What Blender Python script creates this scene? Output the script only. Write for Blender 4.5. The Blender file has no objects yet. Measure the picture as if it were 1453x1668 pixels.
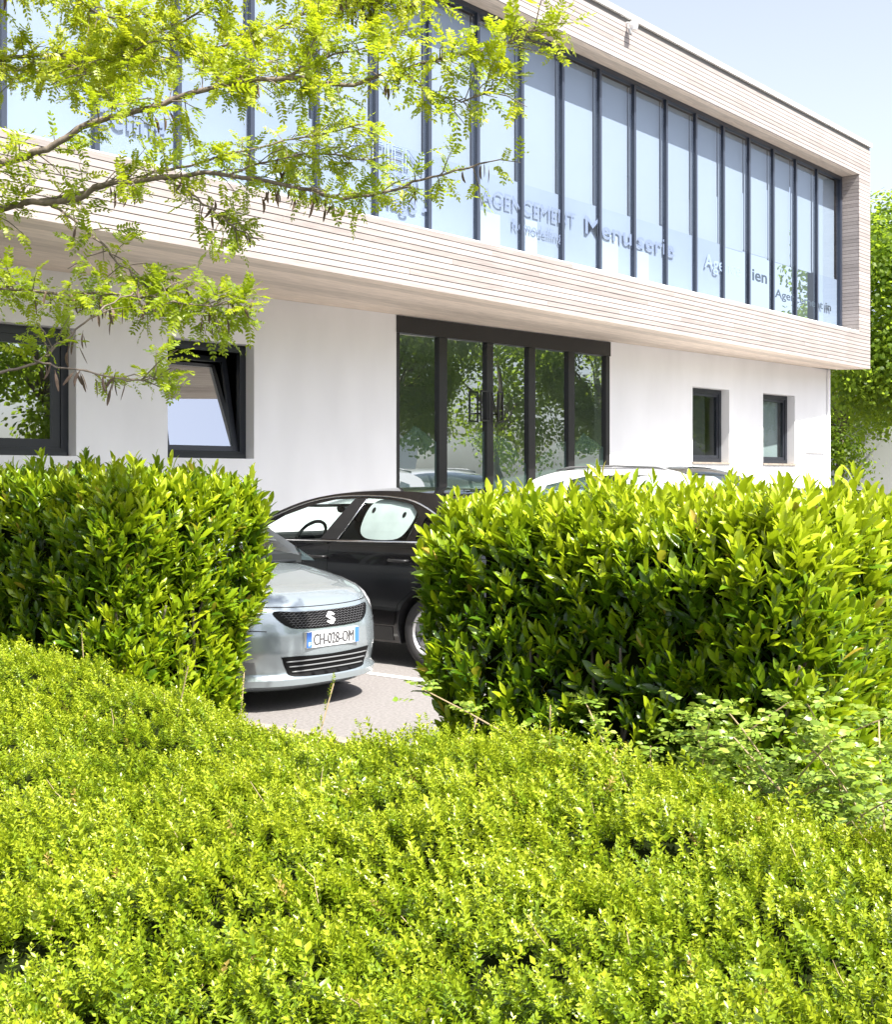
import bpy, bmesh, math, random
import numpy as np
from mathutils import Vector, Matrix
from mathutils.geometry import delaunay_2d_cdt

rng = np.random.default_rng(7)
random.seed(7)
S = bpy.context.scene
COL = S.collection

# ------------------------------------------------------------------ camera, sky, sun, exposure
cam_d = bpy.data.cameras.new('camera')
cam = bpy.data.objects.new('camera', cam_d); COL.objects.link(cam)
cam.location = (0, 0, 1.62)
cam.rotation_euler = (math.radians(90), 0, -math.atan2(.767, .641))
cam_d.sensor_fit = 'VERTICAL'; cam_d.sensor_width = 36; cam_d.sensor_height = 36
cam_d.lens = 2050 / 1668 * 36
cam_d.shift_y = -49.5 / 1668
cam_d.clip_start = .05; cam_d.clip_end = 2000
S.camera = cam

SUN_EL = math.radians(53.5)
SUN_AZ = math.radians(10.5)                       # a little towards -x from straight off the facade
sun_h = (-math.sin(SUN_AZ), -math.cos(SUN_AZ))
sun_dir = Vector((sun_h[0] * math.cos(SUN_EL), sun_h[1] * math.cos(SUN_EL), math.sin(SUN_EL)))
W = bpy.data.worlds.new('World'); S.world = W; W.use_nodes = True
wn = W.node_tree; bg = wn.nodes['Background']
sky = wn.nodes.new('ShaderNodeTexSky'); sky.sky_type = 'NISHITA'; sky.sun_disc = False
sky.sun_elevation = SUN_EL; sky.sun_rotation = math.atan2(sun_h[0], sun_h[1])
sky.air_density = 1.0; sky.dust_density = 2.5; sky.ozone_density = 3.0
hs = wn.nodes.new('ShaderNodeHueSaturation'); hs.inputs['Hue'].default_value = .515; hs.inputs['Saturation'].default_value = .55   # hazy, milky sky all round
wn.links.new(sky.outputs[0], hs.inputs['Color']); wn.links.new(hs.outputs[0], bg.inputs[0]); bg.inputs[1].default_value = .10
sl = bpy.data.lights.new('sun', 'SUN'); sl.energy = 4.2; sl.angle = math.radians(.53); sl.color = (1, .955, .88)
so = bpy.data.objects.new('sun', sl); COL.objects.link(so)
so.rotation_euler = sun_dir.to_track_quat('Z', 'Y').to_euler(); so.location = (-5, -20, 30)
S.view_settings.view_transform = 'Standard'; S.view_settings.look = 'None'
S.view_settings.exposure = 1.68; S.view_settings.gamma = 1
S.view_settings.use_curve_mapping = False
S.cycles.max_bounces = 10; S.cycles.transparent_max_bounces = 24
S.cycles.caustics_reflective = False; S.cycles.caustics_refractive = False

# ------------------------------------------------------------------ materials
MATS = {}
def new_mat(name):
    m = bpy.data.materials.new(name); m.use_nodes = True
    MATS[name] = m
    nt = m.node_tree
    return m, nt, nt.nodes['Principled BSDF'], nt.nodes['Material Output']

def pmat(name, col, rough=.5, metal=0., var=.0, scale=6., bump=0., bscale=40., coat=0., spec=.5, stretch=None, col2=None, emit=None):
    m, nt, p, out = new_mat(name)
    p.inputs['Base Color'].default_value = (*col, 1); p.inputs['Roughness'].default_value = rough
    p.inputs['Metallic'].default_value = metal; p.inputs['Specular IOR Level'].default_value = spec
    p.inputs['Coat Weight'].default_value = coat; p.inputs['Coat Roughness'].default_value = .03
    tc = nt.nodes.new('ShaderNodeTexCoord'); src = tc.outputs['Object']
    if stretch:
        mp = nt.nodes.new('ShaderNodeMapping'); mp.inputs['Scale'].default_value = stretch
        nt.links.new(src, mp.inputs[0]); src = mp.outputs[0]
    if var or col2:
        n = nt.nodes.new('ShaderNodeTexNoise'); n.inputs['Scale'].default_value = scale; n.inputs['Detail'].default_value = 6
        nt.links.new(src, n.inputs['Vector'])
        r = nt.nodes.new('ShaderNodeValToRGB')
        lo = col2 or tuple(c * (1 - var) for c in col); hi = tuple(min(1, c * (1 + var)) for c in col)
        r.color_ramp.elements[0].position = .3; r.color_ramp.elements[1].position = .7
        r.color_ramp.elements[0].color = (*lo, 1); r.color_ramp.elements[1].color = (*hi, 1)
        nt.links.new(n.outputs[0], r.inputs[0]); nt.links.new(r.outputs[0], p.inputs['Base Color'])
    if bump:
        n2 = nt.nodes.new('ShaderNodeTexNoise'); n2.inputs['Scale'].default_value = bscale; n2.inputs['Detail'].default_value = 5
        nt.links.new(src, n2.inputs['Vector'])
        b = nt.nodes.new('ShaderNodeBump'); b.inputs['Strength'].default_value = bump; b.inputs['Distance'].default_value = .01
        nt.links.new(n2.outputs[0], b.inputs['Height']); nt.links.new(b.outputs[0], p.inputs['Normal'])
    return m

def wood_mat(name, col):
    m, nt, p, out = new_mat(name)
    p.inputs['Roughness'].default_value = .7; p.inputs['Specular IOR Level'].default_value = .25
    tc = nt.nodes.new('ShaderNodeTexCoord'); oi = nt.nodes.new('ShaderNodeObjectInfo')
    mp = nt.nodes.new('ShaderNodeMapping'); mp.inputs['Scale'].default_value = (1.1, 14, 22)
    nt.links.new(tc.outputs['Object'], mp.inputs[0]); nt.links.new(oi.outputs['Location'], mp.inputs['Location'])
    n = nt.nodes.new('ShaderNodeTexNoise'); n.inputs['Scale'].default_value = 3; n.inputs['Detail'].default_value = 8; n.inputs['Distortion'].default_value = .6
    nt.links.new(mp.outputs[0], n.inputs['Vector'])
    r = nt.nodes.new('ShaderNodeValToRGB'); e = r.color_ramp.elements
    e[0].position = .3; e[1].position = .7
    e[0].color = (*[c * .8 for c in col], 1); e[1].color = (*[min(1, c * 1.1) for c in col], 1)
    nt.links.new(n.outputs[0], r.inputs[0])
    h = nt.nodes.new('ShaderNodeHueSaturation')
    mr = nt.nodes.new('ShaderNodeMapRange'); mr.inputs[3].default_value = .80; mr.inputs[4].default_value = 1.12
    nt.links.new(oi.outputs['Random'], mr.inputs[0]); nt.links.new(mr.outputs[0], h.inputs['Value'])
    nt.links.new(r.outputs[0], h.inputs['Color']); nt.links.new(h.outputs[0], p.inputs['Base Color'])
    b = nt.nodes.new('ShaderNodeBump'); b.inputs['Strength'].default_value = .25; b.inputs['Distance'].default_value = .004
    nt.links.new(n.outputs[0], b.inputs['Height']); nt.links.new(b.outputs[0], p.inputs['Normal'])
    return m

def glass_mat(name, tint=(.85, .92, .92), ior=1.7, rough=0., wav=0.):
    m, nt, p, out = new_mat(name); nt.nodes.remove(p)
    tr = nt.nodes.new('ShaderNodeBsdfTransparent'); tr.inputs[0].default_value = (*tint, 1)
    gl = nt.nodes.new('ShaderNodeBsdfGlossy'); gl.inputs['Roughness'].default_value = rough
    gl.inputs['Color'].default_value = (.90, .95, 1, 1)
    f0 = ((ior - 1) / (ior + 1)) ** 2                     # Schlick, the same from both sides of the sheet
    ge = nt.nodes.new('ShaderNodeNewGeometry'); dt = nt.nodes.new('ShaderNodeVectorMath'); dt.operation = 'DOT_PRODUCT'
    nt.links.new(ge.outputs['Normal'], dt.inputs[0]); nt.links.new(ge.outputs['Incoming'], dt.inputs[1])
    def mth(op, a, b=None):
        n_ = nt.nodes.new('ShaderNodeMath'); n_.operation = op
        for i_, q_ in enumerate((a, b)):
            if q_ is None: continue
            if isinstance(q_, (int, float)): n_.inputs[i_].default_value = q_
            else: nt.links.new(q_, n_.inputs[i_])
        return n_.outputs[0]
    fr = mth('ADD', mth('MULTIPLY', mth('POWER', mth('SUBTRACT', 1., mth('ABSOLUTE', dt.outputs['Value'])), 5.), 1 - f0), f0)
    mx = nt.nodes.new('ShaderNodeMixShader')
    nt.links.new(fr, mx.inputs[0]); nt.links.new(tr.outputs[0], mx.inputs[1]); nt.links.new(gl.outputs[0], mx.inputs[2])
    if wav:
        tc = nt.nodes.new('ShaderNodeTexCoord'); n = nt.nodes.new('ShaderNodeTexNoise')
        n.inputs['Scale'].default_value = 1.3; n.inputs['Detail'].default_value = 1
        nt.links.new(tc.outputs['Object'], n.inputs['Vector'])
        b = nt.nodes.new('ShaderNodeBump'); b.inputs['Strength'].default_value = wav; b.inputs['Distance'].default_value = .05
        nt.links.new(n.outputs[0], b.inputs['Height']); nt.links.new(b.outputs[0], gl.inputs['Normal'])
    nt.links.new(mx.outputs[0], out.inputs[0])
    return m

def sheer_mat(name, col, alpha):
    m, nt, p, out = new_mat(name)
    p.inputs['Base Color'].default_value = (*col, 1); p.inputs['Roughness'].default_value = .6
    p.inputs['Alpha'].default_value = alpha
    return m

def leaf_mat(name, stops, transl=.3, rough=.38, tcol=(.35, .5, .03), spec=.5):
    """colour from the leaf's own 'tint' (old or shaded leaf .. young or sunward leaf)"""
    m, nt, p, out = new_mat(name)
    at = nt.nodes.new('ShaderNodeAttribute'); at.attribute_name = 'tint'
    r = nt.nodes.new('ShaderNodeValToRGB'); cr = r.color_ramp
    while len(cr.elements) < len(stops): cr.elements.new(.5)
    for e, (pos, c) in zip(cr.elements, stops): e.position = pos; e.color = (*c, 1)
    nt.links.new(at.outputs['Fac'], r.inputs[0]); nt.links.new(r.outputs[0], p.inputs['Base Color'])
    p.inputs['Roughness'].default_value = rough; p.inputs['Specular IOR Level'].default_value = spec
    t = nt.nodes.new('ShaderNodeBsdfTranslucent')
    mc = nt.nodes.new('ShaderNodeMix'); mc.data_type = 'RGBA'; mc.inputs[0].default_value = .5
    nt.links.new(r.outputs[0], mc.inputs[6]); mc.inputs[7].default_value = (*tcol, 1)
    nt.links.new(mc.outputs[2], t.inputs[0])
    mx = nt.nodes.new('ShaderNodeMixShader'); mx.inputs[0].default_value = transl
    nt.links.new(p.outputs[0], mx.inputs[1]); nt.links.new(t.outputs[0], mx.inputs[2]); nt.links.new(mx.outputs[0], out.inputs[0])
    return m

pmat('render_white', (.82, .825, .835), .9, var=.055, scale=1.6, stretch=(1, 1, .35), bump=.12, bscale=120, spec=.2)
wood_mat('board_wood', (.345, .308, .293))
wood_mat('soffit_wood', (.78, .67, .57))  # same wood as the boards, made paler to stand for bounced light
pmat('backing', (.025, .022, .02), .9)
pmat('coping', (.8, .8, .79), .4)
pmat('strip_grey', (.11, .105, .10), .6)
pmat('anthracite', (.018, .021, .028), .35, var=.1, scale=3)
pmat('mullion', (.03, .038, .058), .28)
pmat('black_metal', (.012, .011, .011), .4)
pmat('blind', (.315, .335, .36), .85, var=.03, scale=.8)
pmat('reflection_pale', (.28, .305, .35), .8, var=.1, scale=.5)
pmat('interior', (.70, .70, .68), .9)
pmat('interior_pale', (.55, .55, .58), .9)
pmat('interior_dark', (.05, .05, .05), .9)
glass_mat('glass_upper', (.80, .87, .95), 1.75, wav=.02)
glass_mat('glass_lower', (.66, .74, .70), 4.4, wav=.05)
glass_mat('glass_tilt', (.5, .55, .55), 5.5)
glass_mat('glass_car', (.72, .80, .78), 1.6)
pmat('text_lavender', (.225, .245, .325), .6)
pmat('text_pale', (.36, .40, .52), .6)
pmat('text_dark', (.03, .04, .045), .6)
pmat('panel_white', (.38, .40, .415), .8)
sheer_mat('teal_shape', (.42, .60, .56), .42)
pmat('asphalt', (.200, .186, .180), .9, var=.24, scale=42, bump=.5, bscale=260)
pmat('kerb_stone', (.27, .23, .19), .9, var=.25, scale=14, bump=.3, bscale=60)
pmat('soil', (.10, .075, .05), 1, var=.3, scale=9, bump=.6, bscale=30)
pmat('paint_white', (.72, .72, .70), .7, var=.12, scale=18)
pmat('silver_paint', (.315, .365, .39), .27, metal=.55, coat=1.)
pmat('black_paint', (.005, .0046, .0055), .22, coat=.9, spec=.4)
pmat('emblem', (.82, .83, .84), .3, metal=.3)
pmat('white_paint', (.78, .78, .78), .3, coat=.8)
pmat('black_plastic', (.014, .014, .015), .45)
pmat('grey_plastic', (.17, .175, .18), .4)
pmat('grille_grey', (.10, .10, .105), .4)
pmat('grille_black', (.004, .004, .0045), .6, spec=.15)
pmat('chrome', (.75, .75, .76), .12, metal=1.)
pmat('rubber', (.03, .029, .03), .8, bump=.2, bscale=80)
pmat('alloy', (.62, .62, .63), .28, metal=.8)
pmat('plate_white', (.82, .82, .82), .35)
pmat('plate_blue', (.05, .16, .55), .4)
pmat('plate_text', (.07, .07, .075), .5)
pmat('headlight', (.82, .84, .86), .12, coat=1.)
pmat('seat', (.02, .02, .022), .8)
pmat('shade_white', (.68, .68, .69), .7, var=.15, scale=3)
pmat('bark', (.16, .13, .105), .9, var=.35, scale=22, bump=.5, bscale=50, stretch=(1, 1, .3))
pmat('pod', (.085, .055, .036), .7, var=.5, scale=30)
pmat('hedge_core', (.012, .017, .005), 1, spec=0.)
pmat('stem_green', (.20, .22, .07), .6)
pmat('stem_tan', (.34, .26, .15), .7)
pmat('panel_grey', (.52, .53, .54), .6, var=.04, scale=1)
pmat('roof_tile', (.33, .2, .15), .8, var=.2, scale=5)
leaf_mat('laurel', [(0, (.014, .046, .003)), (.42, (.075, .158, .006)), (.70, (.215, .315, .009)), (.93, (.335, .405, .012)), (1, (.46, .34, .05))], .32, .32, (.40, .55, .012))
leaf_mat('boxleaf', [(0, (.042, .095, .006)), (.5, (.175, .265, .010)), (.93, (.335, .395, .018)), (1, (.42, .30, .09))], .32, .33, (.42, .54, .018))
leaf_mat('locust', [(0, (.12, .205, .012)), (.5, (.29, .37, .012)), (1, (.47, .485, .02))], .52, .42, (.50, .60, .015))
leaf_mat('roseleaf', [(0, (.08, .15, .018)), (.5, (.185, .285, .032)), (1, (.34, .41, .06))], .3, .4, (.35, .46, .06))
leaf_mat('treeleaf', [(0, (.045, .10, .010)), (.5, (.12, .205, .015)), (1, (.25, .33, .02))], .68, .45, (.52, .68, .05))

# ------------------------------------------------------------------ object helpers
def link(o, parent=None):
    COL.objects.link(o)
    if parent is not None: o.parent = parent
    return o
def tag(o, label=None, cat=None, group=None, kind=None):
    if label: o['label'] = label
    if cat: o['category'] = cat
    if group: o['group'] = group
    if kind: o['kind'] = kind
    return o
def thing(name, loc, label, cat, rotz=0, group=None):
    o = link(bpy.data.objects.new(name, None)); o.location = loc; o.rotation_euler = (0, 0, rotz)
    o.empty_display_size = .2
    return tag(o, label, cat, group)
def mesh(name, v, f, mat=None, smooth=False):
    me = bpy.data.meshes.new(name); me.from_pydata([tuple(p) for p in v], [], [tuple(q) for q in f])
    if mat: me.materials.append(MATS[mat])
    if smooth:
        for p in me.polygons: p.use_smooth = True
    me.update(); return me
def obj(name, v, f, mat, parent=None, world=True, smooth=False):
    """one mesh object; v in world metres unless world=False (then in the parent's space)"""
    if parent is not None and world:
        L = parent_origin(parent); v = [(p[0] - L[0], p[1] - L[1], p[2] - L[2]) for p in v]
    return link(bpy.data.objects.new(name, mesh(name, v, f, mat, smooth)), parent)
def parent_origin(o):
    L = Vector((0, 0, 0))
    while o is not None: L += o.location; o = o.parent
    return L
BOXF = [(0, 3, 2, 1), (4, 5, 6, 7), (0, 1, 5, 4), (1, 2, 6, 5), (2, 3, 7, 6), (3, 0, 4, 7)]
def boxv(x0, x1, y0, y1, z0, z1):
    return [(x0, y0, z0), (x1, y0, z0), (x1, y1, z0), (x0, y1, z0), (x0, y0, z1), (x1, y0, z1), (x1, y1, z1), (x0, y1, z1)]
class MB:
    def __init__(s): s.v = []; s.f = []
    def add(s, v, f):
        o = len(s.v); s.v += [tuple(p) for p in v]; s.f += [tuple(i + o for i in q) for q in f]; return s
    def box(s, *a): return s.add(boxv(*a), BOXF)
    def prism(s, pts, z0, z1):
        n = len(pts); v = [(x, y, z0) for x, y in pts] + [(x, y, z1) for x, y in pts]
        f = [tuple(range(n))[::-1], tuple(range(n, 2 * n))] + [(i, (i + 1) % n, n + (i + 1) % n, n + i) for i in range(n)]
        return s.add(v, f)
    def tube(s, pts, rad, n=6, cap=True):
        pts = [Vector(p) for p in pts]; k = len(pts)
        if not hasattr(rad, '__len__'): rad = [rad] * k
        t0 = (pts[1] - pts[0]).normalized()
        up = Vector((0, 0, 1)) if abs(t0.z) < .9 else Vector((1, 0, 0))
        a = t0.cross(up).normalized(); v = []
        for i, p in enumerate(pts):
            t = (pts[min(i + 1, k - 1)] - pts[max(i - 1, 0)]).normalized()
            a = (a - t * a.dot(t)).normalized(); b = t.cross(a)
            for j in range(n):
                w = 2 * math.pi * j / n; v.append(p + (a * math.cos(w) + b * math.sin(w)) * rad[i])
        f = [(i * n + j, i * n + (j + 1) % n, (i + 1) * n + (j + 1) % n, (i + 1) * n + j) for i in range(k - 1) for j in range(n)]
        if cap: f += [tuple(range(n))[::-1], tuple(range((k - 1) * n, k * n))]
        return s.add(v, f)
    def lathe(s, prof, n=32, axis='y'):
        v = []; k = len(prof)
        for j in range(n):
            w = 2 * math.pi * j / n
            for r, h in prof: v.append((r * math.cos(w), h, r * math.sin(w)) if axis == 'y' else (r * math.cos(w), r * math.sin(w), h))
        f = [(j * k + i, j * k + i + 1, ((j + 1) % n) * k + i + 1, ((j + 1) % n) * k + i) for j in range(n) for i in range(k - 1)]
        return s.add(v, f)
    def build(s, name, mat, parent=None, world=True, smooth=False): return obj(name, s.v, s.f, mat, parent, world, smooth)

def inpoly(p, poly):
    x, y = p; c = False; n = len(poly)
    for i in range(n):
        x1, y1 = poly[i]; x2, y2 = poly[i - 1]
        if (y1 > y) != (y2 > y) and x < (x2 - x1) * (y - y1) / (y2 - y1) + x1: c = not c
    return c
def dense(poly, step, closed=True):
    out = []; n = len(poly)
    for i in range(n if closed else n - 1):
        a = poly[i]; b = poly[(i + 1) % n]; d = math.hypot(b[0] - a[0], b[1] - a[1]); k = max(1, int(d / step))
        out += [(a[0] + (b[0] - a[0]) * j / k, a[1] + (b[1] - a[1]) * j / k) for j in range(k)]
    if not closed: out.append(poly[-1])
    return out
def patch(outline, fn, step=.06, holes=()):
    """triangulated sheet of a 2-D outline (minus holes), each point carried to 3-D by fn(a, b)"""
    loops = [dense(outline, step)] + [dense(h, step) for h in holes]
    pts = []; edges = []
    for L in loops:
        o = len(pts); pts += L; edges += [(o + i, o + (i + 1) % len(L)) for i in range(len(L))]
    xs = [p[0] for p in outline]; ys = [p[1] for p in outline]
    a = min(xs) + step
    while a < max(xs):
        b = min(ys) + step
        while b < max(ys):
            if inpoly((a, b), outline) and not any(inpoly((a, b), h) for h in holes): pts.append((a, b))
            b += step
        a += step
    v2, _, f2, *_ = delaunay_2d_cdt([Vector(p) for p in pts], edges, [], 0, 1e-5)
    F = []
    for t in f2:
        c = (sum(v2[i][0] for i in t) / len(t), sum(v2[i][1] for i in t) / len(t))
        if inpoly(c, outline) and not any(inpoly(c, h) for h in holes): F.append(tuple(t))
    return [fn(p[0], p[1]) for p in v2], F
def smooth_poly(pts, k=6, closed=True):
    """Catmull-Rom through the points"""
    n = len(pts); out = []
    for i in range(n if closed else n - 1):
        g = (lambda j: pts[j % n]) if closed else (lambda j: pts[max(0, min(n - 1, j))])
        p0, p1, p2, p3 = g(i - 1), g(i), g(i + 1), g(i + 2)
        for q in range(k):
            t = q / k
            out.append(tuple(.5 * (2 * p1[c] + (p2[c] - p0[c]) * t + (2 * p0[c] - 5 * p1[c] + 4 * p2[c] - p3[c]) * t * t
                                   + (3 * p1[c] - p0[c] - 3 * p2[c] + p3[c]) * t ** 3) for c in range(len(p1))))
    if not closed: out.append(tuple(pts[-1]))
    return out
def text_mesh(txt, size, bold=0., extrude=.0015, outline=False):
    cu = bpy.data.curves.new('lettering', 'FONT'); cu.body = txt; cu.size = size; cu.offset = bold
    cu.resolution_u = 3; cu.extrude = extrude
    if outline: cu.fill_mode = 'NONE'; cu.bevel_depth = size * .022; cu.extrude = 0; cu.bevel_resolution = 0
    o = bpy.data.objects.new('lettering', cu); COL.objects.link(o)
    dg = bpy.context.evaluated_depsgraph_get(); dg.update()
    me = bpy.data.meshes.new_from_object(o.evaluated_get(dg))
    bpy.data.objects.remove(o); bpy.data.curves.remove(cu)
    v = [tuple(p.co) for p in me.vertices]; f = [tuple(p.vertices) for p in me.polygons]
    bpy.data.meshes.remove(me); return v, f

# ------------------------------------------------------------------ foliage helpers
def tri_mesh(name, V, F, tint, mat):
    me = bpy.data.meshes.new(name); V = np.asarray(V, np.float32); F = np.asarray(F, np.int32)
    me.vertices.add(len(V)); me.vertices.foreach_set('co', V.ravel())
    me.loops.add(F.size); me.loops.foreach_set('vertex_index', F.ravel())
    me.polygons.add(len(F)); me.polygons.foreach_set('loop_start', np.arange(0, F.size, 3, dtype=np.int32))
    at = me.attributes.new('tint', 'FLOAT', 'POINT'); at.data.foreach_set('value', np.asarray(tint, np.float32))
    me.materials.append(MATS[mat]); me.update(); return me
def basis(d, nrm):
    """rotation matrices with local Y along d and local Z near nrm"""
    d = d / np.linalg.norm(d, axis=1, keepdims=True)
    x = np.cross(d, nrm); L = np.linalg.norm(x, axis=1, keepdims=True)
    x = np.where(L < 1e-4, np.array([[1., 0, 0]]), x / np.maximum(L, 1e-6))
    z = np.cross(x, d); return np.stack([x, d, z], axis=2)
def scatter(TV, TF, M, T, sc):
    """copies of a template: M (N,3,3), T (N,3), sc (N,)"""
    V = np.einsum('nij,vj->nvi', M, TV) * sc[:, None, None] + T[:, None, :]
    F = TF[None] + (np.arange(len(T)) * len(TV))[:, None, None]
    return V.reshape(-1, 3), F.reshape(-1, 3)
def merge(parts):
    V = []; F = []; t = []; o = 0
    for v, f, q in parts: V.append(v); F.append(f + o); t.append(q); o += len(v)
    return np.concatenate(V), np.concatenate(F), np.concatenate(t)
LEAF_V = np.array([(0, 0, 0), (-.13, .28, .035), (0, .28, 0), (.13, .28, .035), (-.16, .6, .05), (0, .6, .0), (.16, .6, .05), (-.085, .86, .01), (0, .86, -.03), (.085, .86, .01), (0, 1, -.07)], float)
LEAF_F = np.array([(0, 2, 1), (0, 3, 2), (1, 2, 5), (1, 5, 4), (2, 3, 6), (2, 6, 5), (4, 5, 8), (4, 8, 7), (5, 6, 9), (5, 9, 8), (7, 8, 10), (8, 9, 10)])
DIA_V = np.array([(0, 0, 0), (-.27, .5, .07), (.27, .5, .07), (0, 1, -.04)], float)
DIA_F = np.array([(0, 3, 1), (0, 2, 3)])
OVAL_V = np.array([(0, 0, 0), (-.19, .3, .02), (.19, .3, .02), (-.19, .7, .02), (.19, .7, .02), (0, 1, -.03)], float)
OVAL_F = np.array([(0, 2, 1), (1, 2, 4), (1, 4, 3), (3, 4, 5)])
def rand_dirs(n): v = rng.normal(size=(n, 3)); return v / np.linalg.norm(v, axis=1, keepdims=True)
def sines(p, sc, seed=0):
    """smooth value noise in [-1,1] from a few sines"""
    r = np.random.default_rng(seed); s = np.zeros(len(p))
    for i in range(7):
        k = r.normal(size=p.shape[1]) * sc; s += np.sin(p @ k + r.uniform(0, 6.28))
    return s / 4.

# ================================================================== the setting
def sheet(name, pts, z, mat):
    return tag(obj(name, [(x, y, z) for x, y in pts], [tuple(range(len(pts)))], mat), kind='structure')
sheet('ground', [(-400, -400), (400, -400), (400, 400), (-400, 400)], 0, 'asphalt')
sheet('planting_bed', [(.4, -3), (5.40, -3), (5.40, 20), (.4, 20)], .03, 'soil')
k = bpy.data.objects.new('kerb', None); link(k); k.location = (5.46, 0, 0); tag(k, kind='structure')
kst = mesh('kerb_stone', boxv(-.06, .06, 0, .99, -.05, .05), BOXF, 'kerb_stone')
for i in range(16):
    o = link(bpy.data.objects.new('kerb_stone', kst), k); o.location = (random.uniform(-.003, .003), -1 + i, random.uniform(-.004, .004))
for i in range(5):
    x = 7.74 + 2.58 * i
    tag(obj('parking_line', [(x - .05, 5.75, .004), (x + .05, 5.75, .004), (x + .05, 10.6, .004), (x - .05, 10.6, .004)], [(0, 1, 2, 3)], 'paint_white'), kind='structure')

# ================================================================== office building
OB = thing('office_building', (9, 12, 0), 'white rendered office building with timber-clad glazed upper storey overhanging the car park', 'building')
YF, YG = 9.26, 9.62                # timber face, glass plane of the upper storey
XL, XR = -6., 23.83
ZB, ZS, ZT, ZC = 3.786, 4.467, 7.435, 7.99
def yw(x): return (12 - .0914 * x) / .9954
MX, MY = .0914, .9958
def Wp(x, d, z): return (x + MX * d, yw(x) + MY * d, z)    # point on the ground-floor wall, d metres behind its face

ENDP = [(23.815, YF + .025), (23.56, 9.86), (22.6, 19)]
MB().prism([(XL, YF + .025)] + ENDP + [(XL, 19)], ZB + .012, ZS - .03).build('floor_slab', 'backing', OB)
MB().prism([(XL, YF + .025)] + ENDP + [(XL, 19)], ZT + .012, 8.02).build('roof_slab', 'backing', OB)
MB().prism([(23.305, YF + .025), ENDP[0], ENDP[1], (23.45, 10.3), (23.305, 10.3)], ZS - .028, ZT + .01).build('end_pier', 'backing', OB)
# soffit under the overhang: long planks running with the facade, cut off at the wall
def soffit_clip(y0, y1):
    # x where the wall line reaches the strip
    xa = (12 - .9954 * y0) / .0914; xb = (12 - .9954 * y1) / .0914
    return min(xa, 23.83 - (y0 - YF) * .467) + .1, min(xb, 23.83 - (y1 - YF) * .467) + .1
nsof = 13; sw = 2.34 / nsof
for i in range(nsof):
    y0 = YF + .002 + i * sw; y1 = y0 + sw - .0012
    a, b = soffit_clip(y0, y1)
    e0 = 23.83 - (y0 - YF) * .467; e1 = 23.83 - (y1 - YF) * .467
    a = min(a, e0); b = min(b, e1)
    if b < XL + 1: break
    MB().prism([(XL, y0), (a, y0), (b, y1), (XL, y1)], ZB, ZB + .01).build('soffit_board', 'soffit_wood', OB)
# cladding boards
def board_row(z, x0, x1, h=.0590, off=0.):
    x = x0 + off
    cuts = [x0]
    while x < x1:
        if x > x0 + .6 and x < x1 - .6: cuts.append(x)
        x += 4.35
    cuts.append(x1)
    for a, b in zip(cuts[:-1], cuts[1:]):
        dy = random.uniform(-.0012, .0012); L = b - a - .002
        v = boxv(-L / 2, L / 2, -.0105, .0105, -h / 2, h / 2)
        o = link(bpy.data.objects.new('cladding_board', mesh('cladding_board', v, BOXF, 'board_wood')), OB)
        o.location = Vector(((a + b) / 2, YF + .0105 + dy, z + h / 2)) - OB.location
PITCH = (ZS - ZB) / 10
for r in range(10): board_row(ZB + .002 + r * PITCH, XL, XR, off=(r * 1.7) % 4.35)
for r in range(8): board_row(ZT + r * PITCH, XL, XR, off=(r * 2.3 + .7) % 4.35)
nr = 44; ph = (ZT - ZS) / nr
for r in range(nr):
    z = ZS + r * ph
    board_row(z + .001, 23.28, XR, h=ph - .008)
    MB().box(23.28, 23.3, YF + .0225, YG + .06, z + .001, z + ph - .005).build('reveal_board', 'board_wood', OB)
for i in range(4):
    MB().box(XL, 23.279, YF + .0225 + i * .1, YF + .0225 + i * .1 + .0985, ZT, ZT + .01).build('lintel_board', 'soffit_wood', OB)
MB().box(XL, XR - .004, YF + .012, YF + .03, ZC - .008, 8.045).build('shadow_strip', 'strip_grey', OB)
MB().prism([(XL, YF - .03), (XR + .03, YF - .03), (23.59, 9.88), (22.62, 19.03), (XL, 19.03)], 8.046, 8.12).build('roof_coping', 'coping', OB)
MB().box(XL, 23.279, YF + .002, YG - .03, ZS - .02, ZS + .006).build('sill_flashing', 'coping', OB)
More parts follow.
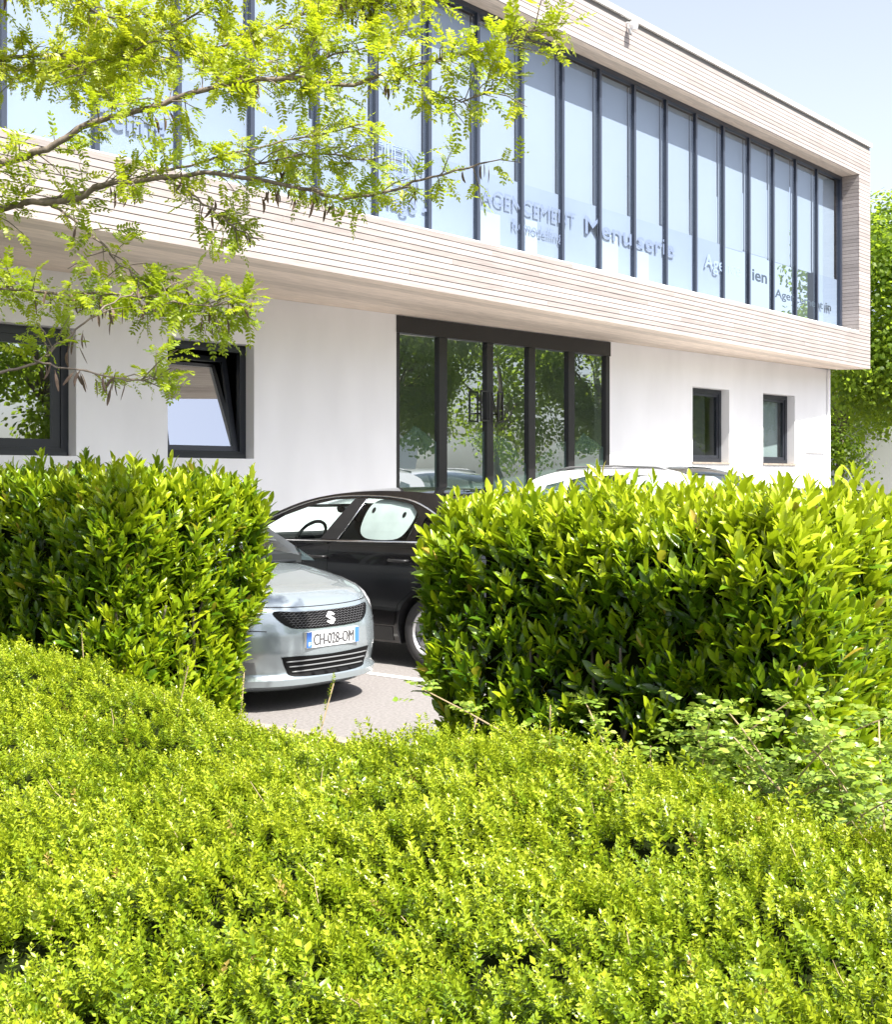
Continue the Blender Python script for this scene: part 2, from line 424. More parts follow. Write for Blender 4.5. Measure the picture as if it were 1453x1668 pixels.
# glazing of the upper storey
DX = .9144
mx = [23.083 - DX * i for i in range(31)]
MB().box(XL, 23.279, YG - .03, YG + .06, ZT - .065, ZT - .001).build('head_frame', 'mullion', OB)
MB().box(XL, 23.279, YG - .03, YG + .06, ZS + .007, ZS + .05).build('sill_frame', 'mullion', OB)
MB().box(23.20, 23.2785, YG - .03, YG + .055, ZS + .051, ZT - .066).build('jamb_frame', 'mullion', OB)
for i, x in enumerate(mx):
    if i: MB().box(x - .026, x + .026, YG - .025, YG + .055, ZS + .051, ZT - .066).build('mullion', 'mullion', OB)
edges = [23.2] + [x for x in mx[1:]]
for i in range(len(edges) - 1):
    x1 = edges[i] - (.036 if i else .002); x0 = edges[i + 1] + .036
    obj('glass_pane', [(x0, YG, ZS + .05), (x1, YG, ZS + .05), (x1, YG, ZT - .066), (x0, YG, ZT - .066)], [(0, 1, 2, 3)], 'glass_upper', OB)
    if True:  # blind in the end pane is added, standing for mirrored pale boards
        zb = 5.50 + (.02 if i % 3 == 0 else 0)
        MB().box(x0 - .02, x1 + .02, YG + .105, YG + .108, zb, ZT - .07).build('roller_blind', 'blind', OB)
        MB().box(x0 - .02, x1 + .02, YG + .10, YG + .115, zb - .03, zb).build('blind_rail', 'blind', OB)
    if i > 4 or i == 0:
        obj('reflection_sheet', [(x0 - .01, YG + .045, ZS + .02), (x1 + .01, YG + .045, ZS + .02), (x1 + .01, YG + .045, 5.468), (x0 - .01, YG + .045, 5.468)], [(0, 1, 2, 3)], 'reflection_pale', OB)  # added pale sheet standing for mirrored sky and the bright room behind
for (x0, x1, z1) in ((12.22, 12.62, 4.98), (13.15, 13.42, 5.02), (14.98, 15.4, 5.12), (15.92, 16.25, 5.0), (8.7, 9.1, 4.9)):
    MB().box(x0, x1, YG + .036, YG + .04, ZS + .055, z1).build('white_panel', 'panel_white', OB)
MB().box(XL, 23.25, 12.8, 12.9, ZS - .03, ZT + .012).build('room_back_wall', 'interior_pale', OB)
# lettering on the upper glass
def letter(txt, x, z, cap, mat, bold=0., width=None, outline=False, y=YG + .012):
    v, f = text_mesh(txt, cap / .70, bold * cap, outline=outline)
    if not v: return
    xs = [p[0] for p in v]; w = max(xs) - min(xs); k = (width / w) if width else 1
    v = [(x + (p[0] - min(xs)) * k, y - p[2], z + p[1]) for p in v]
    obj('lettering', v, f, mat, OB)
letter('deling', 6.62, 4.84, .235, 'text_lavender', .02, .80)
letter('nage -', 10.40, 4.735, .20, 'text_lavender', .02, .80)
letter('ATIEN', 9.80, 5.22, .22, 'text_pale', 0, 1.32, True)
letter('ODEN', 10.42, 5.02, .14, 'text_pale', 0, .62, True)
letter('AGENCEMENT', 12.23, 5.08, .19, 'text_lavender', -.006, 2.05)
letter('Remodelling', 12.85, 4.84, .14, 'text_lavender', 0, 1.12)
letter('Menuiserie', 14.52, 5.04, .25, 'text_lavender', .008, 2.45)
letter('Agence', 17.92, 5.02, .22, 'text_pale', .008, 1.25)
letter('ien', 19.58, 5.02, .20, 'text_dark', .03, .56)
letter('Agencement in', 20.45, 4.83, .145, 'text_dark', .02, 2.4)
# lamp under the coping
lp = MB(); lp.tube([(14.98, YF - .002, 7.97), (14.98, YF - .05, 7.96), (14.98, YF - .12, 7.93)], .016)
lo = lp.build('wall_lamp', 'coping', OB)
ml = MB(); ml.lathe([(.0, .0), (.055, .0), (.065, -.05), (.045, -.11), (0, -.12)], 14, 'z')
ml.v = [(p[0] + 14.98, p[1] + YF - .12, p[2] + 7.96) for p in ml.v]; ml.build('lamp_head', 'coping', lo)
ml = MB(); ml.tube([(14.93, YF - .08, 7.86), (14.93, YF - .10, 7.78)], .022, 8); ml.build('sensor', 'grey_plastic', lo)

# ---- ground floor wall
OPEN = dict(w0=(5.55, 7.582, 1.885, 3.215), w2=(8.679, 9.843, 1.885, 3.216), shop=(12.093, 16.559, .12, 3.775),
            s1=(18.797, 19.913, 1.95, 3.212), s2=(21.012, 22.125, 1.95, 3.213))
WX1 = 23.46
holes = [[(a, c), (b, c), (b, d), (a, d)] for a, b, c, d in OPEN.values()]
v, f = patch([(XL, 0), (WX1, 0), (WX1, ZB - .001), (XL, ZB - .001)], lambda a, b: Wp(a, 0, b), 1.2, holes)
wallo = obj('wall', v, f, 'render_white', OB)
MB().add([Wp(WX1, 0, 0), Wp(WX1, .0, ZB), Wp(WX1, 8, ZB), Wp(WX1, 8, 0)], [(0, 1, 2, 3)]).build('end_wall', 'render_white', OB)
def wbox(x0, x1, d0, d1, z0, z1): return [Wp(x0, d0, z0), Wp(x1, d0, z0), Wp(x1, d1, z0), Wp(x0, d1, z0), Wp(x0, d0, z1), Wp(x1, d0, z1), Wp(x1, d1, z1), Wp(x0, d1, z1)]
def wb(name, mat, parent, *a): return obj(name, wbox(*a), BOXF, mat, parent)
for n, (a, b, c, d) in OPEN.items():
    D = .30
    q = [Wp(a, 0, c), Wp(b, 0, c), Wp(b, 0, d), Wp(a, 0, d), Wp(a, D, c), Wp(b, D, c), Wp(b, D, d), Wp(a, D, d)]
    obj('reveal', q, [(0, 4, 5, 1), (1, 5, 6, 2), (2, 6, 7, 3), (3, 7, 4, 0)], 'render_white', OB)
def frame_rect(name, mat, parent, a, b, c, d, w, d0, d1):
    m = MB()
    m.add(wbox(a, a + w, d0, d1, c, d), BOXF).add(wbox(b - w, b, d0, d1, c, d), BOXF)
    m.add(wbox(a + w, b - w, d0 + .001, d1 - .001, c, c + w), BOXF).add(wbox(a + w, b - w, d0 + .001, d1 - .001, d - w, d), BOXF)
    return m.build(name, mat, parent)
def pane(name, mat, parent, a, b, c, d, dep): return obj(name, [Wp(a, dep, c), Wp(b, dep, c), Wp(b, dep, d), Wp(a, dep, d)], [(0, 1, 2, 3)], mat, parent)
# wide window at the left
a, b, c, d = OPEN['w0']
w = frame_rect('window', 'anthracite', OB, a + .002, b - .002, c + .002, d - .002, .085, .16, .23)
frame_rect('sash', 'anthracite', w, a + .088, b - .088, c + .088, d - .088, .09, .175, .235)
pane('pane', 'glass_lower', w, a + .17, b - .17, c + .17, d - .17, .20)
wb('sill', 'anthracite', w, a + .003, b - .06, .09, .158, c + .003, c + .045)
# tilted-in window
a, b, c, d = OPEN['w2']
w = frame_rect('window', 'anthracite', OB, a + .002, b - .002, c + .002, d - .002, .085, .16, .23)
wb('sill', 'anthracite', w, a + .003, b - .06, .09, .158, c + .003, c + .045)
tl = math.radians(12.5)
def tiltp(x, t, h, zc): return Wp(x, .19 + h * math.sin(tl) + t * math.cos(tl), zc + h * math.cos(tl) - t * math.sin(tl))
z0 = c + .09; hh = d - c - .18
def tbox(x0, x1, t0, t1, h0, h1): return [tiltp(x0, t0, h0, z0), tiltp(x1, t0, h0, z0), tiltp(x1, t1, h0, z0), tiltp(x0, t1, h0, z0), tiltp(x0, t0, h1, z0), tiltp(x1, t0, h1, z0), tiltp(x1, t1, h1, z0), tiltp(x0, t1, h1, z0)]
m = MB(); x0, x1 = a + .09, b - .09; q = .062
m.add(tbox(x0, x0 + q, 0, .06, 0, hh), BOXF).add(tbox(x1 - q, x1, 0, .06, 0, hh), BOXF).add(tbox(x0 + q, x1 - q, .001, .059, 0, q), BOXF).add(tbox(x0 + q, x1 - q, .001, .059, hh - q, hh), BOXF)
m.build('sash', 'anthracite', w)
obj('pane', [tiltp(x0 + q, .02, q, z0), tiltp(x1 - q, .02, q, z0), tiltp(x1 - q, .02, hh - q, z0), tiltp(x0 + q, .02, hh - q, z0)], [(0, 1, 2, 3)], 'glass_tilt', w)
wb('vent_grille', 'black_plastic', w, a + .42, a + .72, .155, .1595, d - .06, d - .03)
# narrow windows at the right
for key in ('s1', 's2'):
    a, b, c, d = OPEN[key]
    w = frame_rect('window', 'anthracite', OB, a + .002, b - .002, c + .002, d - .002, .07, .16, .23)
    if key == 's1':
        frame_rect('sash', 'anthracite', w, a + .074, b - .074, c + .074, d - .074, .05, .175, .235)
        pane('pane', 'glass_car', w, a + .12, b - .12, c + .12, d - .12, .20)
        wb('curtain', 'interior_dark', w, a + .05, b - .3, .30, .31, c, d)  # added dark sheet giving this window its dim grey inside
    else:
        frame_rect('sash', 'anthracite', w, a + .074, b - .074, c + .074, d - .074, .05, .175, .235)
        pane('pane', 'glass_car', w, a + .12, b - .12, c + .12, d - .12, .20)
        wb('curtain', 'blind', w, a + .5, b - .1, .30, .31, c, d)
    wb('sill', 'kerb_stone', w, a - .015, b + .012, -.03, .158, c - .03, c + .001)
# shopfront
SF = wb('shopfront_header', 'black_metal', OB, 12.093, 16.559, -.02, .08, 3.555, 3.774)
ms = [(12.094, 12.15), (12.87, 13.02), (13.80, 13.93), (14.675, 14.82), (15.57, 15.712), (16.467, 16.558)]
for x0, x1 in ms: wb('mullion', 'black_metal', OB, x0, x1, .0, .09, .125, 3.553)
for i in range(5):
    x0 = ms[i][1] + .001; x1 = ms[i + 1][0] - .001
    wb('bottom_rail', 'black_metal', OB, x0, x1, .012, .078, .125, .24)
    p = pane('glass_pane', 'glass_lower', OB, x0, x1, .24, 3.553, .045)
    zz = (2.13, 2.36, 2.15) if i != 2 else (2.30, 2.22, 1.86)
    if i == 1: zz = (2.20, 2.24, 2.32)
    if i == 3: zz = (1.9, 2.2, 2.22)
    xm = x0 + (x1 - x0) * (.45, .5, .5, .7, .35)[i]
    obj('teal_shape', [Wp(x0, .052, .24), Wp(x1, .052, .24), Wp(x1, .052, zz[2]), Wp(xm, .052, zz[1]), Wp(x0, .052, zz[0])], [(0, 1, 2, 3, 4)], 'teal_shape', p)  # teal peaks showing in the panes, drawn as translucent sheets
for x0, x1 in ((13.60, 13.785), (13.945, 14.06)):
    m = MB(); z0, z1 = 2.45, 2.88
    m.add(wbox(x0, x0 + .022, -.075, -.055, z0, z1), BOXF).add(wbox(x1 - .022, x1, -.075, -.055, z0, z1), BOXF)
    m.add(wbox(x0 + .022, x1 - .022, -.074, -.056, z0, z0 + .022), BOXF).add(wbox(x0 + .022, x1 - .022, -.074, -.056, z1 - .022, z1), BOXF)
    m.add(wbox(x0 + .002, x0 + .02, -.055, .044, z0 + .1, z0 + .12), BOXF)
    m.build('door_handle', 'black_metal', OB)
# rooms behind the ground-floor glazing
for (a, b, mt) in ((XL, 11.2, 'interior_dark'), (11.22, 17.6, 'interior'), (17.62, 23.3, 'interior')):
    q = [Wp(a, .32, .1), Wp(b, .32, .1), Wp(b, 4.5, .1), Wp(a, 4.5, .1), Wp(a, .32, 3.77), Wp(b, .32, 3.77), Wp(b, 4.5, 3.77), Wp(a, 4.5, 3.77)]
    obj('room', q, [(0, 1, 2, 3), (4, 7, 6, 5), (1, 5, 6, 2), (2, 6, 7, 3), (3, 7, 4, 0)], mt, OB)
wb('counter', 'interior_pale', OB, 12.6, 15.8, 2.2, 2.9, .101, 1.15)
m = MB(); m.tube([Wp(23.33, -.03, .0), Wp(23.33, -.03, 3.6), Wp(23.36, -.01, 3.78)], .028, 8); m.build('downpipe', 'render_white', OB)
wb('sign_plate', 'render_white', OB, 22.55, 23.1, -.012, -.001, 2.32, 2.62)
wb('letter_tray', 'render_white', OB, 22.5, 23.2, -.035, -.001, 2.165, 2.2)

# ================================================================== cars
def superq(xc, ax, w, p, q, n=26):
    t = np.linspace(0, math.pi / 2, 400); x = ax * np.cos(t) ** (2 / p); y = w * np.sin(t) ** (2 / q)
    s = np.concatenate([[0], np.cumsum(np.hypot(np.diff(x), np.diff(y)))]); u = np.linspace(0, s[-1], n + 1)
    x = np.interp(u, s, x); y = np.interp(u, s, y)
    X = np.concatenate([x, -x[::-1][1:], -x[1:], x[::-1][1:-1]]); Y = np.concatenate([y, y[::-1][1:], -y[1:], -y[::-1][1:-1]])
    return np.stack([X + xc, Y], 1)
class Car:
    """body: stacked plan contours (front xf, rear xr, half width w by height); cabin: side outline lofted across"""
    def __init__(s, root, paint, zs, xf, xr, w, p=6., q=3., wheels=(1.2, -1.2), wr=.31, roofw=.58, belt=1., beltw=.80):
        s.root = root; s.paint = paint; s.zs, s.xfv, s.xrv, s.wv = zs, xf, xr, w; s.p, s.q = p, q
        s.belt = belt; s.beltw = beltw; s.roofw = roofw; s.rooftop = 1.5; s.wheels = wheels; s.wr = wr
    def prof(s, z):
        xf = float(np.interp(z, s.zs, s.xfv)); xr = float(np.interp(z, s.zs, s.xrv)); w = float(np.interp(z, s.zs, s.wv))
        return (xf + xr) / 2, (xf - xr) / 2, w
    def F(s, y, z, off=0.):
        c, a, w = s.prof(z); e = min(.985, abs(y) / w)
        return (c + a * (1 - e ** s.q) ** (1 / s.p) + off, y, z)
    def side(s, x, z, sg, off=0.):
        c, a, w = s.prof(z); e = min(.995, abs(x - c) / a)
        return (x, sg * (w * (1 - e ** s.p) ** (1 / s.q) + off), z)
    def body(s):
        lev = np.concatenate([np.linspace(s.zs[0], s.belt - .3, 26), np.linspace(s.belt - .3, s.belt, 26)[1:]])
        rings = [superq(*s.prof(z), s.p, s.q) for z in lev]; n = len(rings[0]); v = []; f = []
        for z, r in zip(lev, rings): v += [(x, y, z) for x, y in r]
        for i in range(len(lev) - 1): f += [(i * n + j, i * n + (j + 1) % n, (i + 1) * n + (j + 1) % n, (i + 1) * n + j) for j in range(n)]
        f += [tuple(range(n))[::-1], tuple(range((len(lev) - 1) * n, len(lev) * n))]
        me = mesh('body', v, f, s.paint, True); me.materials.append(MATS['black_plastic'])
        me.polygons[len(f) - 1].material_index = 1; me.polygons[len(f) - 2].material_index = 1
        for i in (len(f) - 1, len(f) - 2): me.polygons[i].use_smooth = False
        o = link(bpy.data.objects.new('body', me)); W_ = s.prof(.4)[2]; cut = []
        for x in s.wheels:
            for sg in (1, -1):
                m = MB(); m.lathe([(0, .0), (s.wr + .055, 0), (s.wr + .055, .36), (0, .36)], 40)
                cm = mesh('cut', [(p[0] + x, sg * (W_ - .24) + sg * p[1], p[2] + s.wr) for p in m.v], m.f, 'black_plastic')
                bm = bmesh.new(); bm.from_mesh(cm); bmesh.ops.remove_doubles(bm, verts=bm.verts, dist=1e-5); bmesh.ops.recalc_face_normals(bm, faces=bm.faces); bm.to_mesh(cm); bm.free()
                c = link(bpy.data.objects.new('cut', cm)); cut.append(c)
                mo = o.modifiers.new('cut', 'BOOLEAN'); mo.object = c; mo.operation = 'DIFFERENCE'; mo.solver = 'EXACT'; mo.material_mode = 'TRANSFER'
        dg = bpy.context.evaluated_depsgraph_get(); dg.update()
        me2 = bpy.data.meshes.new_from_object(o.evaluated_get(dg))
        bpy.data.objects.remove(o)
        for c in cut: bpy.data.objects.remove(c)
        me2.name = 'body'
        me2.set_sharp_from_angle(angle=math.radians(40))
        s.bodyo = link(bpy.data.objects.new('body', me2), s.root)
        return s.bodyo
    def wc(s, z): return s.beltw + (s.roofw - s.beltw) * min(1.2, max(0, (z - s.belt) / (s.rooftop - s.belt))) ** 1.25
    def cabin(s, outline, i_ws, i_rw, windows, crown=.035):
        """outline: (x,z) from windscreen foot over the roof to the tail; i_ws / i_rw: end of windscreen, start of rear window"""
        k = 5; P = smooth_poly(outline, k, False); s.rooftop = max(p[1] for p in P)
        ws, rw = i_ws * k, i_rw * k; T = np.linspace(-1, 1, 15); rows = []
        for i, (x, z) in enumerate(P):
            a = P[max(0, i - 1)]; b = P[min(len(P) - 1, i + 1)]; tx, tz = b[0] - a[0], b[1] - a[1]; L = math.hypot(tx, tz) or 1
            nx, nz = -tz / L, tx / L
            if nz < 0 or (abs(nz) < .2 and nx * (1 if i < len(P) / 2 else -1) < 0): nx, nz = -nx, -nz
            cr = crown
            if i < ws: cr += .10 * (1 - i / ws)
            if i > rw: cr += .07 * (i - rw) / (len(P) - 1 - rw)
            rows.append([(x + nx * cr * (1 - t * t), t * s.wc(z), z + nz * cr * (1 - t * t)) for t in T])
        def strip(name, i0, i1, mat):
            v = [p for r in rows[i0:i1 + 1] for p in r]; n = len(T)
            f = [(i * n + j, (i + 1) * n + j, (i + 1) * n + j + 1, i * n + j + 1) for i in range(i1 - i0) for j in range(n - 1)]
            return obj(name, v, f, mat, s.root, False, True)
        strip('windscreen', 0, ws, 'glass_car'); strip('roof', ws, rw, s.paint); strip('rear_window', rw, len(P) - 1, 'glass_car')
        ol = P + [(P[-1][0], s.belt - .01), (P[0][0], s.belt - .01)]
        for sg in (1, -1):
            v, f = patch(ol, lambda a, b: (a, sg * s.wc(b), b), .12, windows)
            obj('window_frame', v, f, s.paint, s.root, False)
            for w in windows:
                v, f = patch(w, lambda a, b: (a, sg * (s.wc(b) - .008), b), .15)
                obj('side_window', v, f, 'glass_car', s.root, False)
        s.P = P
        return P
    def wheel(s, x, sg):
        r = s.wr; W_ = s.prof(.4)[2]; y = sg * (W_ - .035)
        t = MB().lathe([(r * .66, -.19), (r * .93, -.195), (r, -.17), (r, -.03), (r * .985, -.01), (r * .92, .004), (r * .70, .0), (r * .665, -.012)], 40)
        tv = [(p[0] + x, y + sg * p[1], p[2] + r) for p in t.v]
        w = obj('wheel', tv, t.f, 'rubber', s.root, False, True)
        m = MB().lathe([(r * .66, -.18), (r * .66, -.012), (r * .69, -.003), (r * .66, -.002), (r * .62, -.02)], 40)
        m.lathe([(0, -.09), (r * .62, -.10)], 24)
        for k_ in range(5):
            a = 2 * math.pi * k_ / 5 + .3; ca, sa = math.cos(a), math.sin(a)
            pts = [(r * .08, -.075), (r * .08, .075), (r * .62, .05), (r * .62, -.05)]
            v = [(u * ca - h * sa, d, u * sa + h * ca) for d in (-.055, -.022) for u, h in pts]
            m.add(v, [(0, 1, 2, 3), (4, 7, 6, 5), (0, 4, 5, 1), (1, 5, 6, 2), (2, 6, 7, 3), (3, 7, 4, 0)])
        m.lathe([(0, -.015), (r * .17, -.018), (r * .19, -.05)], 20)
        obj('rim', [(p[0] + x, y + sg * p[1], p[2] + r) for p in m.v], m.f, 'alloy', w, False)
    def fpatch(s, name, poly, mat, off=.004, step=.03, parent=None):
        v, f = patch(poly, lambda a, b: s.F(a, b, off), step); return obj(name, v, f, mat, parent or s.root, False, True)
    def spatch(s, name, poly, mat, sg, off=.004, step=.06, parent=None):
        v, f = patch(poly, lambda a, b: s.side(a, b, sg, off), step); return obj(name, v, f, mat, parent or s.root, False, True)
    def interior(s, dash_x, seats, wheel_y=.36):
        z = s.belt
        MB().box(dash_x - .25, dash_x + .15, -s.beltw + .12, s.beltw - .12, z - .02, z + .06).build('dashboard', 'seat', s.root, False)
        for x in seats:
            for y in (-.36, .36):
                m = MB(); m.tube([(x + .05, y, z - .1), (x, y, z + .08), (x - .06, y, z + .2)], [.20, .19, .14], 10)
                m.tube([(x - .05, y, z + .2), (x - .07, y, z + .29), (x - .08, y, z + .37)], [.06, .125, .09], 10)
                m.build('seat', 'seat', s.root, False, True)
        c = Vector((dash_x - .38, wheel_y, z + .03)); m = MB(); pts = []
        ax = Vector((.42, 0, .9)).normalized()
        for i in range(25):
            a = 2 * math.pi * i / 24; e1 = Vector((0, 1, 0)); e2 = Vector((-.9, 0, .42)).normalized()
            e2 = Vector((-.55, 0, .83)).normalized()
            pts.append(c + (e1 * math.cos(a) + e2 * math.sin(a)) * .185)
        m.tube(pts, .017, 8, False); m.tube([c + Vector((0, .17, 0)), c, c - Vector((0, .17, 0))], .02, 6)
        m.build('steering_wheel', 'seat', s.root, False, True)
        m = MB(); m.tube([(dash_x - .55, -.12, z + .31), (dash_x - .55, .12, z + .31)], .045, 8); m.build('mirror', 'seat', s.root, False)

def poly_tube(name, pts, r, mat, parent): m = MB(); m.tube(pts, r, 6); return m.build(name, mat, parent, False, True)

# ---------------- pale silver hatchback, nose out
root = thing('parked_car', (6.43, 8.36, 0), 'pale silver-blue hatchback nose-out between the hedges with a number plate', 'car', -math.pi / 2, 'cars in the parking row')
N = 1.925
c = Car(root, 'silver_paint',
        [.15, .185, .235, .268, .42, .55, .64, .715, .775, .82, .862, .90, .935, .962, .985],
        [N - .09, N + .006, N + .012, N - .026, N - .006, N - .012, N - .035, N - .06, N - .115, N - .19, N - .33, N - .50, N - .70, N - .90, N - 1.02],
        [-1.75, -1.83, -1.86, -1.88, -1.90, -1.90, -1.90, -1.89, -1.88, -1.88, -1.87, -1.87, -1.86, -1.85, -1.84],
        [.80, .845, .865, .86, .885, .885, .885, .882, .878, .872, .862, .85, .83, .805, .78], 5.2, 2.7, (N - .80, N - 3.23), .305, .56, .985, .78)
c.body()
c.cabin([(.93, .978), (.62, 1.15), (.28, 1.34), (.02, 1.455), (-.35, 1.50), (-.9, 1.50), (-1.35, 1.45), (-1.6, 1.30), (-1.80, .97)], 3, 6,
        [[(.72, 1.0), (.30, 1.28), (0, 1.40), (-.30, 1.42), (-.34, 1.0)], [(-.42, 1.0), (-.40, 1.42), (-.95, 1.40), (-1.2, 1.15), (-1.15, 1.0)]])
for x in c.wheels:
    for sg in (1, -1): c.wheel(x, sg)
c.interior(.75, (-.25, -1.05))
g = c.fpatch('grille', smooth_poly([(-.46, .712), (-.3, .702), (0, .697), (.3, .702), (.46, .712), (.45, .66), (.36, .595), (.2, .580), (0, .577), (-.2, .580), (-.36, .595), (-.45, .66)], 3), 'grille_black', .005)
for i in range(7):
    z0 = .594 + i * .0165; hw = .34 + .016 * i
    pts = [c.F(-hw + 2 * hw * j / 44, z0 + (.0045 if j % 2 else -.0045) + .012 * (abs(-hw + 2 * hw * j / 44) / .56) ** 2, .008) for j in range(45)]
    poly_tube('mesh_bar', pts, .0019, 'grille_grey', g)
sp = [(-.055, .040), (-.02, .066), (.048, .066), (.062, .050), (.012, .050), (.062, .008), (.062, -.010), (.03, -.06), (.0, -.066), (-.05, -.066), (-.062, -.048), (-.012, -.048), (-.045, -.014), (.0, -.005), (-.055, .022)]
S_ = [(.30, .95), (1.0, .50), (.62, .30), (.30, .50), (.05, .34), (.95, -.28), (.30, -.95 + .0), (-.30, -.95), (-1.0, -.50), (-.62, -.30), (-.30, -.50), (-.05, -.34), (-.95, .28), (-.30, .95)]
c.fpatch('emblem', [(x * .048, .640 + y * .046) for x, y in S_], 'emblem', .014, .02)
c.fpatch('bumper_intake', smooth_poly([(-.40, .395), (0, .385), (.40, .395), (.43, .375), (.39, .29), (.34, .255), (0, .245), (-.34, .255), (-.39, .29), (-.43, .375)], 3), 'grille_black', .004)
for z in (.285, .322, .358):
    hw = .335 + (z - .26) * .7
    poly_tube('intake_bar', [c.F(-hw + 2 * hw * j / 20, z, .007) for j in range(21)], .0055, 'grey_plastic', root)
for sg in (1, -1):
    c.fpatch('fog_recess', [(sg * .60, .36), (sg * .70, .37), (sg * .72, .29), (sg * .58, .28)], 'grey_plastic', .003)
    c.fpatch('headlight', smooth_poly([(sg * .535, .745), (sg * .585, .80), (sg * .64, .855), (sg * .80, .87), (sg * .835, .76), (sg * .82, .66), (sg * .68, .635), (sg * .575, .675)], 3), 'headlight', .004, .02)
pv = [c.F(y, z, 0) for y, z in ((-.26, .505),)]
px = c.F(0, .5, 0)[0] + .012
m = MB().box(px - .03, px, -.262, .262, .445, .557); pl = m.build('number_plate', 'plate_white', root, False)
m = MB().box(px - .001, px + .0015, -.262, -.215, .447, .555); m.build('country_band', 'plate_blue', pl, False)
m = MB().box(px - .001, px + .0015, .222, .262, .447, .555); m.build('region_band', 'plate_blue', pl, False)
def on_plate(txt, x0, w, z, cap, mat, bold=0.):
    v, f = text_mesh(txt, cap / .7, 0); xs = [p[0] for p in v]; k_ = w / (max(xs) - min(xs))
    m_ = MB()
    for q_, dx in enumerate((0, .0028, .0056) if bold else (0,)):        # heavy strokes
        m_.add([(px + .003 + .0004 * q_ + p[2] * .1, x0 + dx + (p[0] - min(xs)) * k_, z + p[1]) for p in v], f)
    m_.build('plate_text', mat, pl, False)
on_plate('CH-028-OM', -.198, .405, .461, .080, 'plate_text', 1)
on_plate('F', -.247, .018, .46, .025, 'plate_white', .02)
m = MB(); m.tube([(.92, .35, .985), (.95, 0, .995), (.90, -.45, .985)], .009, 6); m.build('wiper', 'black_plastic', root, False)
m = MB(); m.tube([(.90, .6, .985), (.97, .2, .995), (.99, -.15, .99)], .009, 6); m.build('wiper', 'black_plastic', root, False)
for nm, pts in (('bonnet_seam', [c.F(y, .728 + .02 * (y / .6) ** 2, .001) for y in np.linspace(-.62, .62, 25)]),
                ('bumper_seam', [c.F(y, .575 + .09 * max(0, abs(y) - .5), .001) for y in np.linspace(-.79, -.53, 9)]),
                ('bumper_seam', [c.F(y, .575 + .09 * max(0, abs(y) - .5), .001) for y in np.linspace(.53, .79, 9)])):
    poly_tube(nm, pts, .0035, 'black_plastic', root)
for sg in (1, -1):
    poly_tube('bonnet_seam', [c.side(x, z, sg, .001) for x, z in zip(np.linspace(N - .42, N - 1.05, 14), np.linspace(.80, .915, 14))], .0035, 'black_plastic', root)
    c.fpatch('lamp_bezel', smooth_poly([(sg * .525, .745), (sg * .575, .807), (sg * .635, .865), (sg * .81, .88), (sg * .845, .76), (sg * .83, .65), (sg * .675, .625), (sg * .565, .668)], 3), 'grille_grey', .002, .02)

# ---------------- black hatchback, nose in
root = thing('parked_car', (9.06, 8.35, 0), 'black hatchback parked nose-in beside the silver one with a white sunshade in its window', 'car', math.pi / 2, 'cars in the parking row')
c = Car(root, 'black_paint',
        [.20, .26, .38, .50, .65, .75, .80, .85, .90, .95, 1.0, 1.045],
        [2.02, 2.10, 2.14, 2.15, 2.12, 2.05, 1.97, 1.85, 1.70, 1.55, 1.40, 1.25],
        [-2.0, -2.08, -2.12, -2.14, -2.12, -2.10, -2.09, -2.08, -2.07, -2.06, -2.05, -2.03],
        [.85, .865, .885, .90, .905, .90, .895, .89, .885, .88, .87, .855], 8, 3.2, (1.32, -1.32), .315, .60, 1.045, .85)
c.body()
P = c.cabin([(1.30, 1.04), (.95, 1.235), (.60, 1.385), (.25, 1.475), (-.20, 1.525), (-.70, 1.535), (-1.2, 1.505), (-1.65, 1.40), (-2.0, 1.05)], 3, 6,
        [smooth_poly([(1.02, 1.075), (.55, 1.08), (.03, 1.088), (-.23, 1.462), (.02, 1.452), (.27, 1.405), (.62, 1.295), (.86, 1.17)], 1),
         [(-.18, 1.092), (-.385, 1.466), (-.70, 1.455), (-.95, 1.42), (-1.08, 1.32), (-1.02, 1.105)],
         [(-1.12, 1.12), (-1.16, 1.30), (-1.36, 1.37), (-1.45, 1.2), (-1.40, 1.12)]])
for x in c.wheels:
    for sg in (1, -1): c.wheel(x, sg)
c.interior(1.05, (.05, -.85), .36)
MB().box(.33, .50, .1, .56, 1.375, 1.40).build('sun_visor', 'seat', root, False)
MB().box(.33, .50, -.56, -.1, 1.375, 1.40).build('sun_visor', 'seat', root, False)
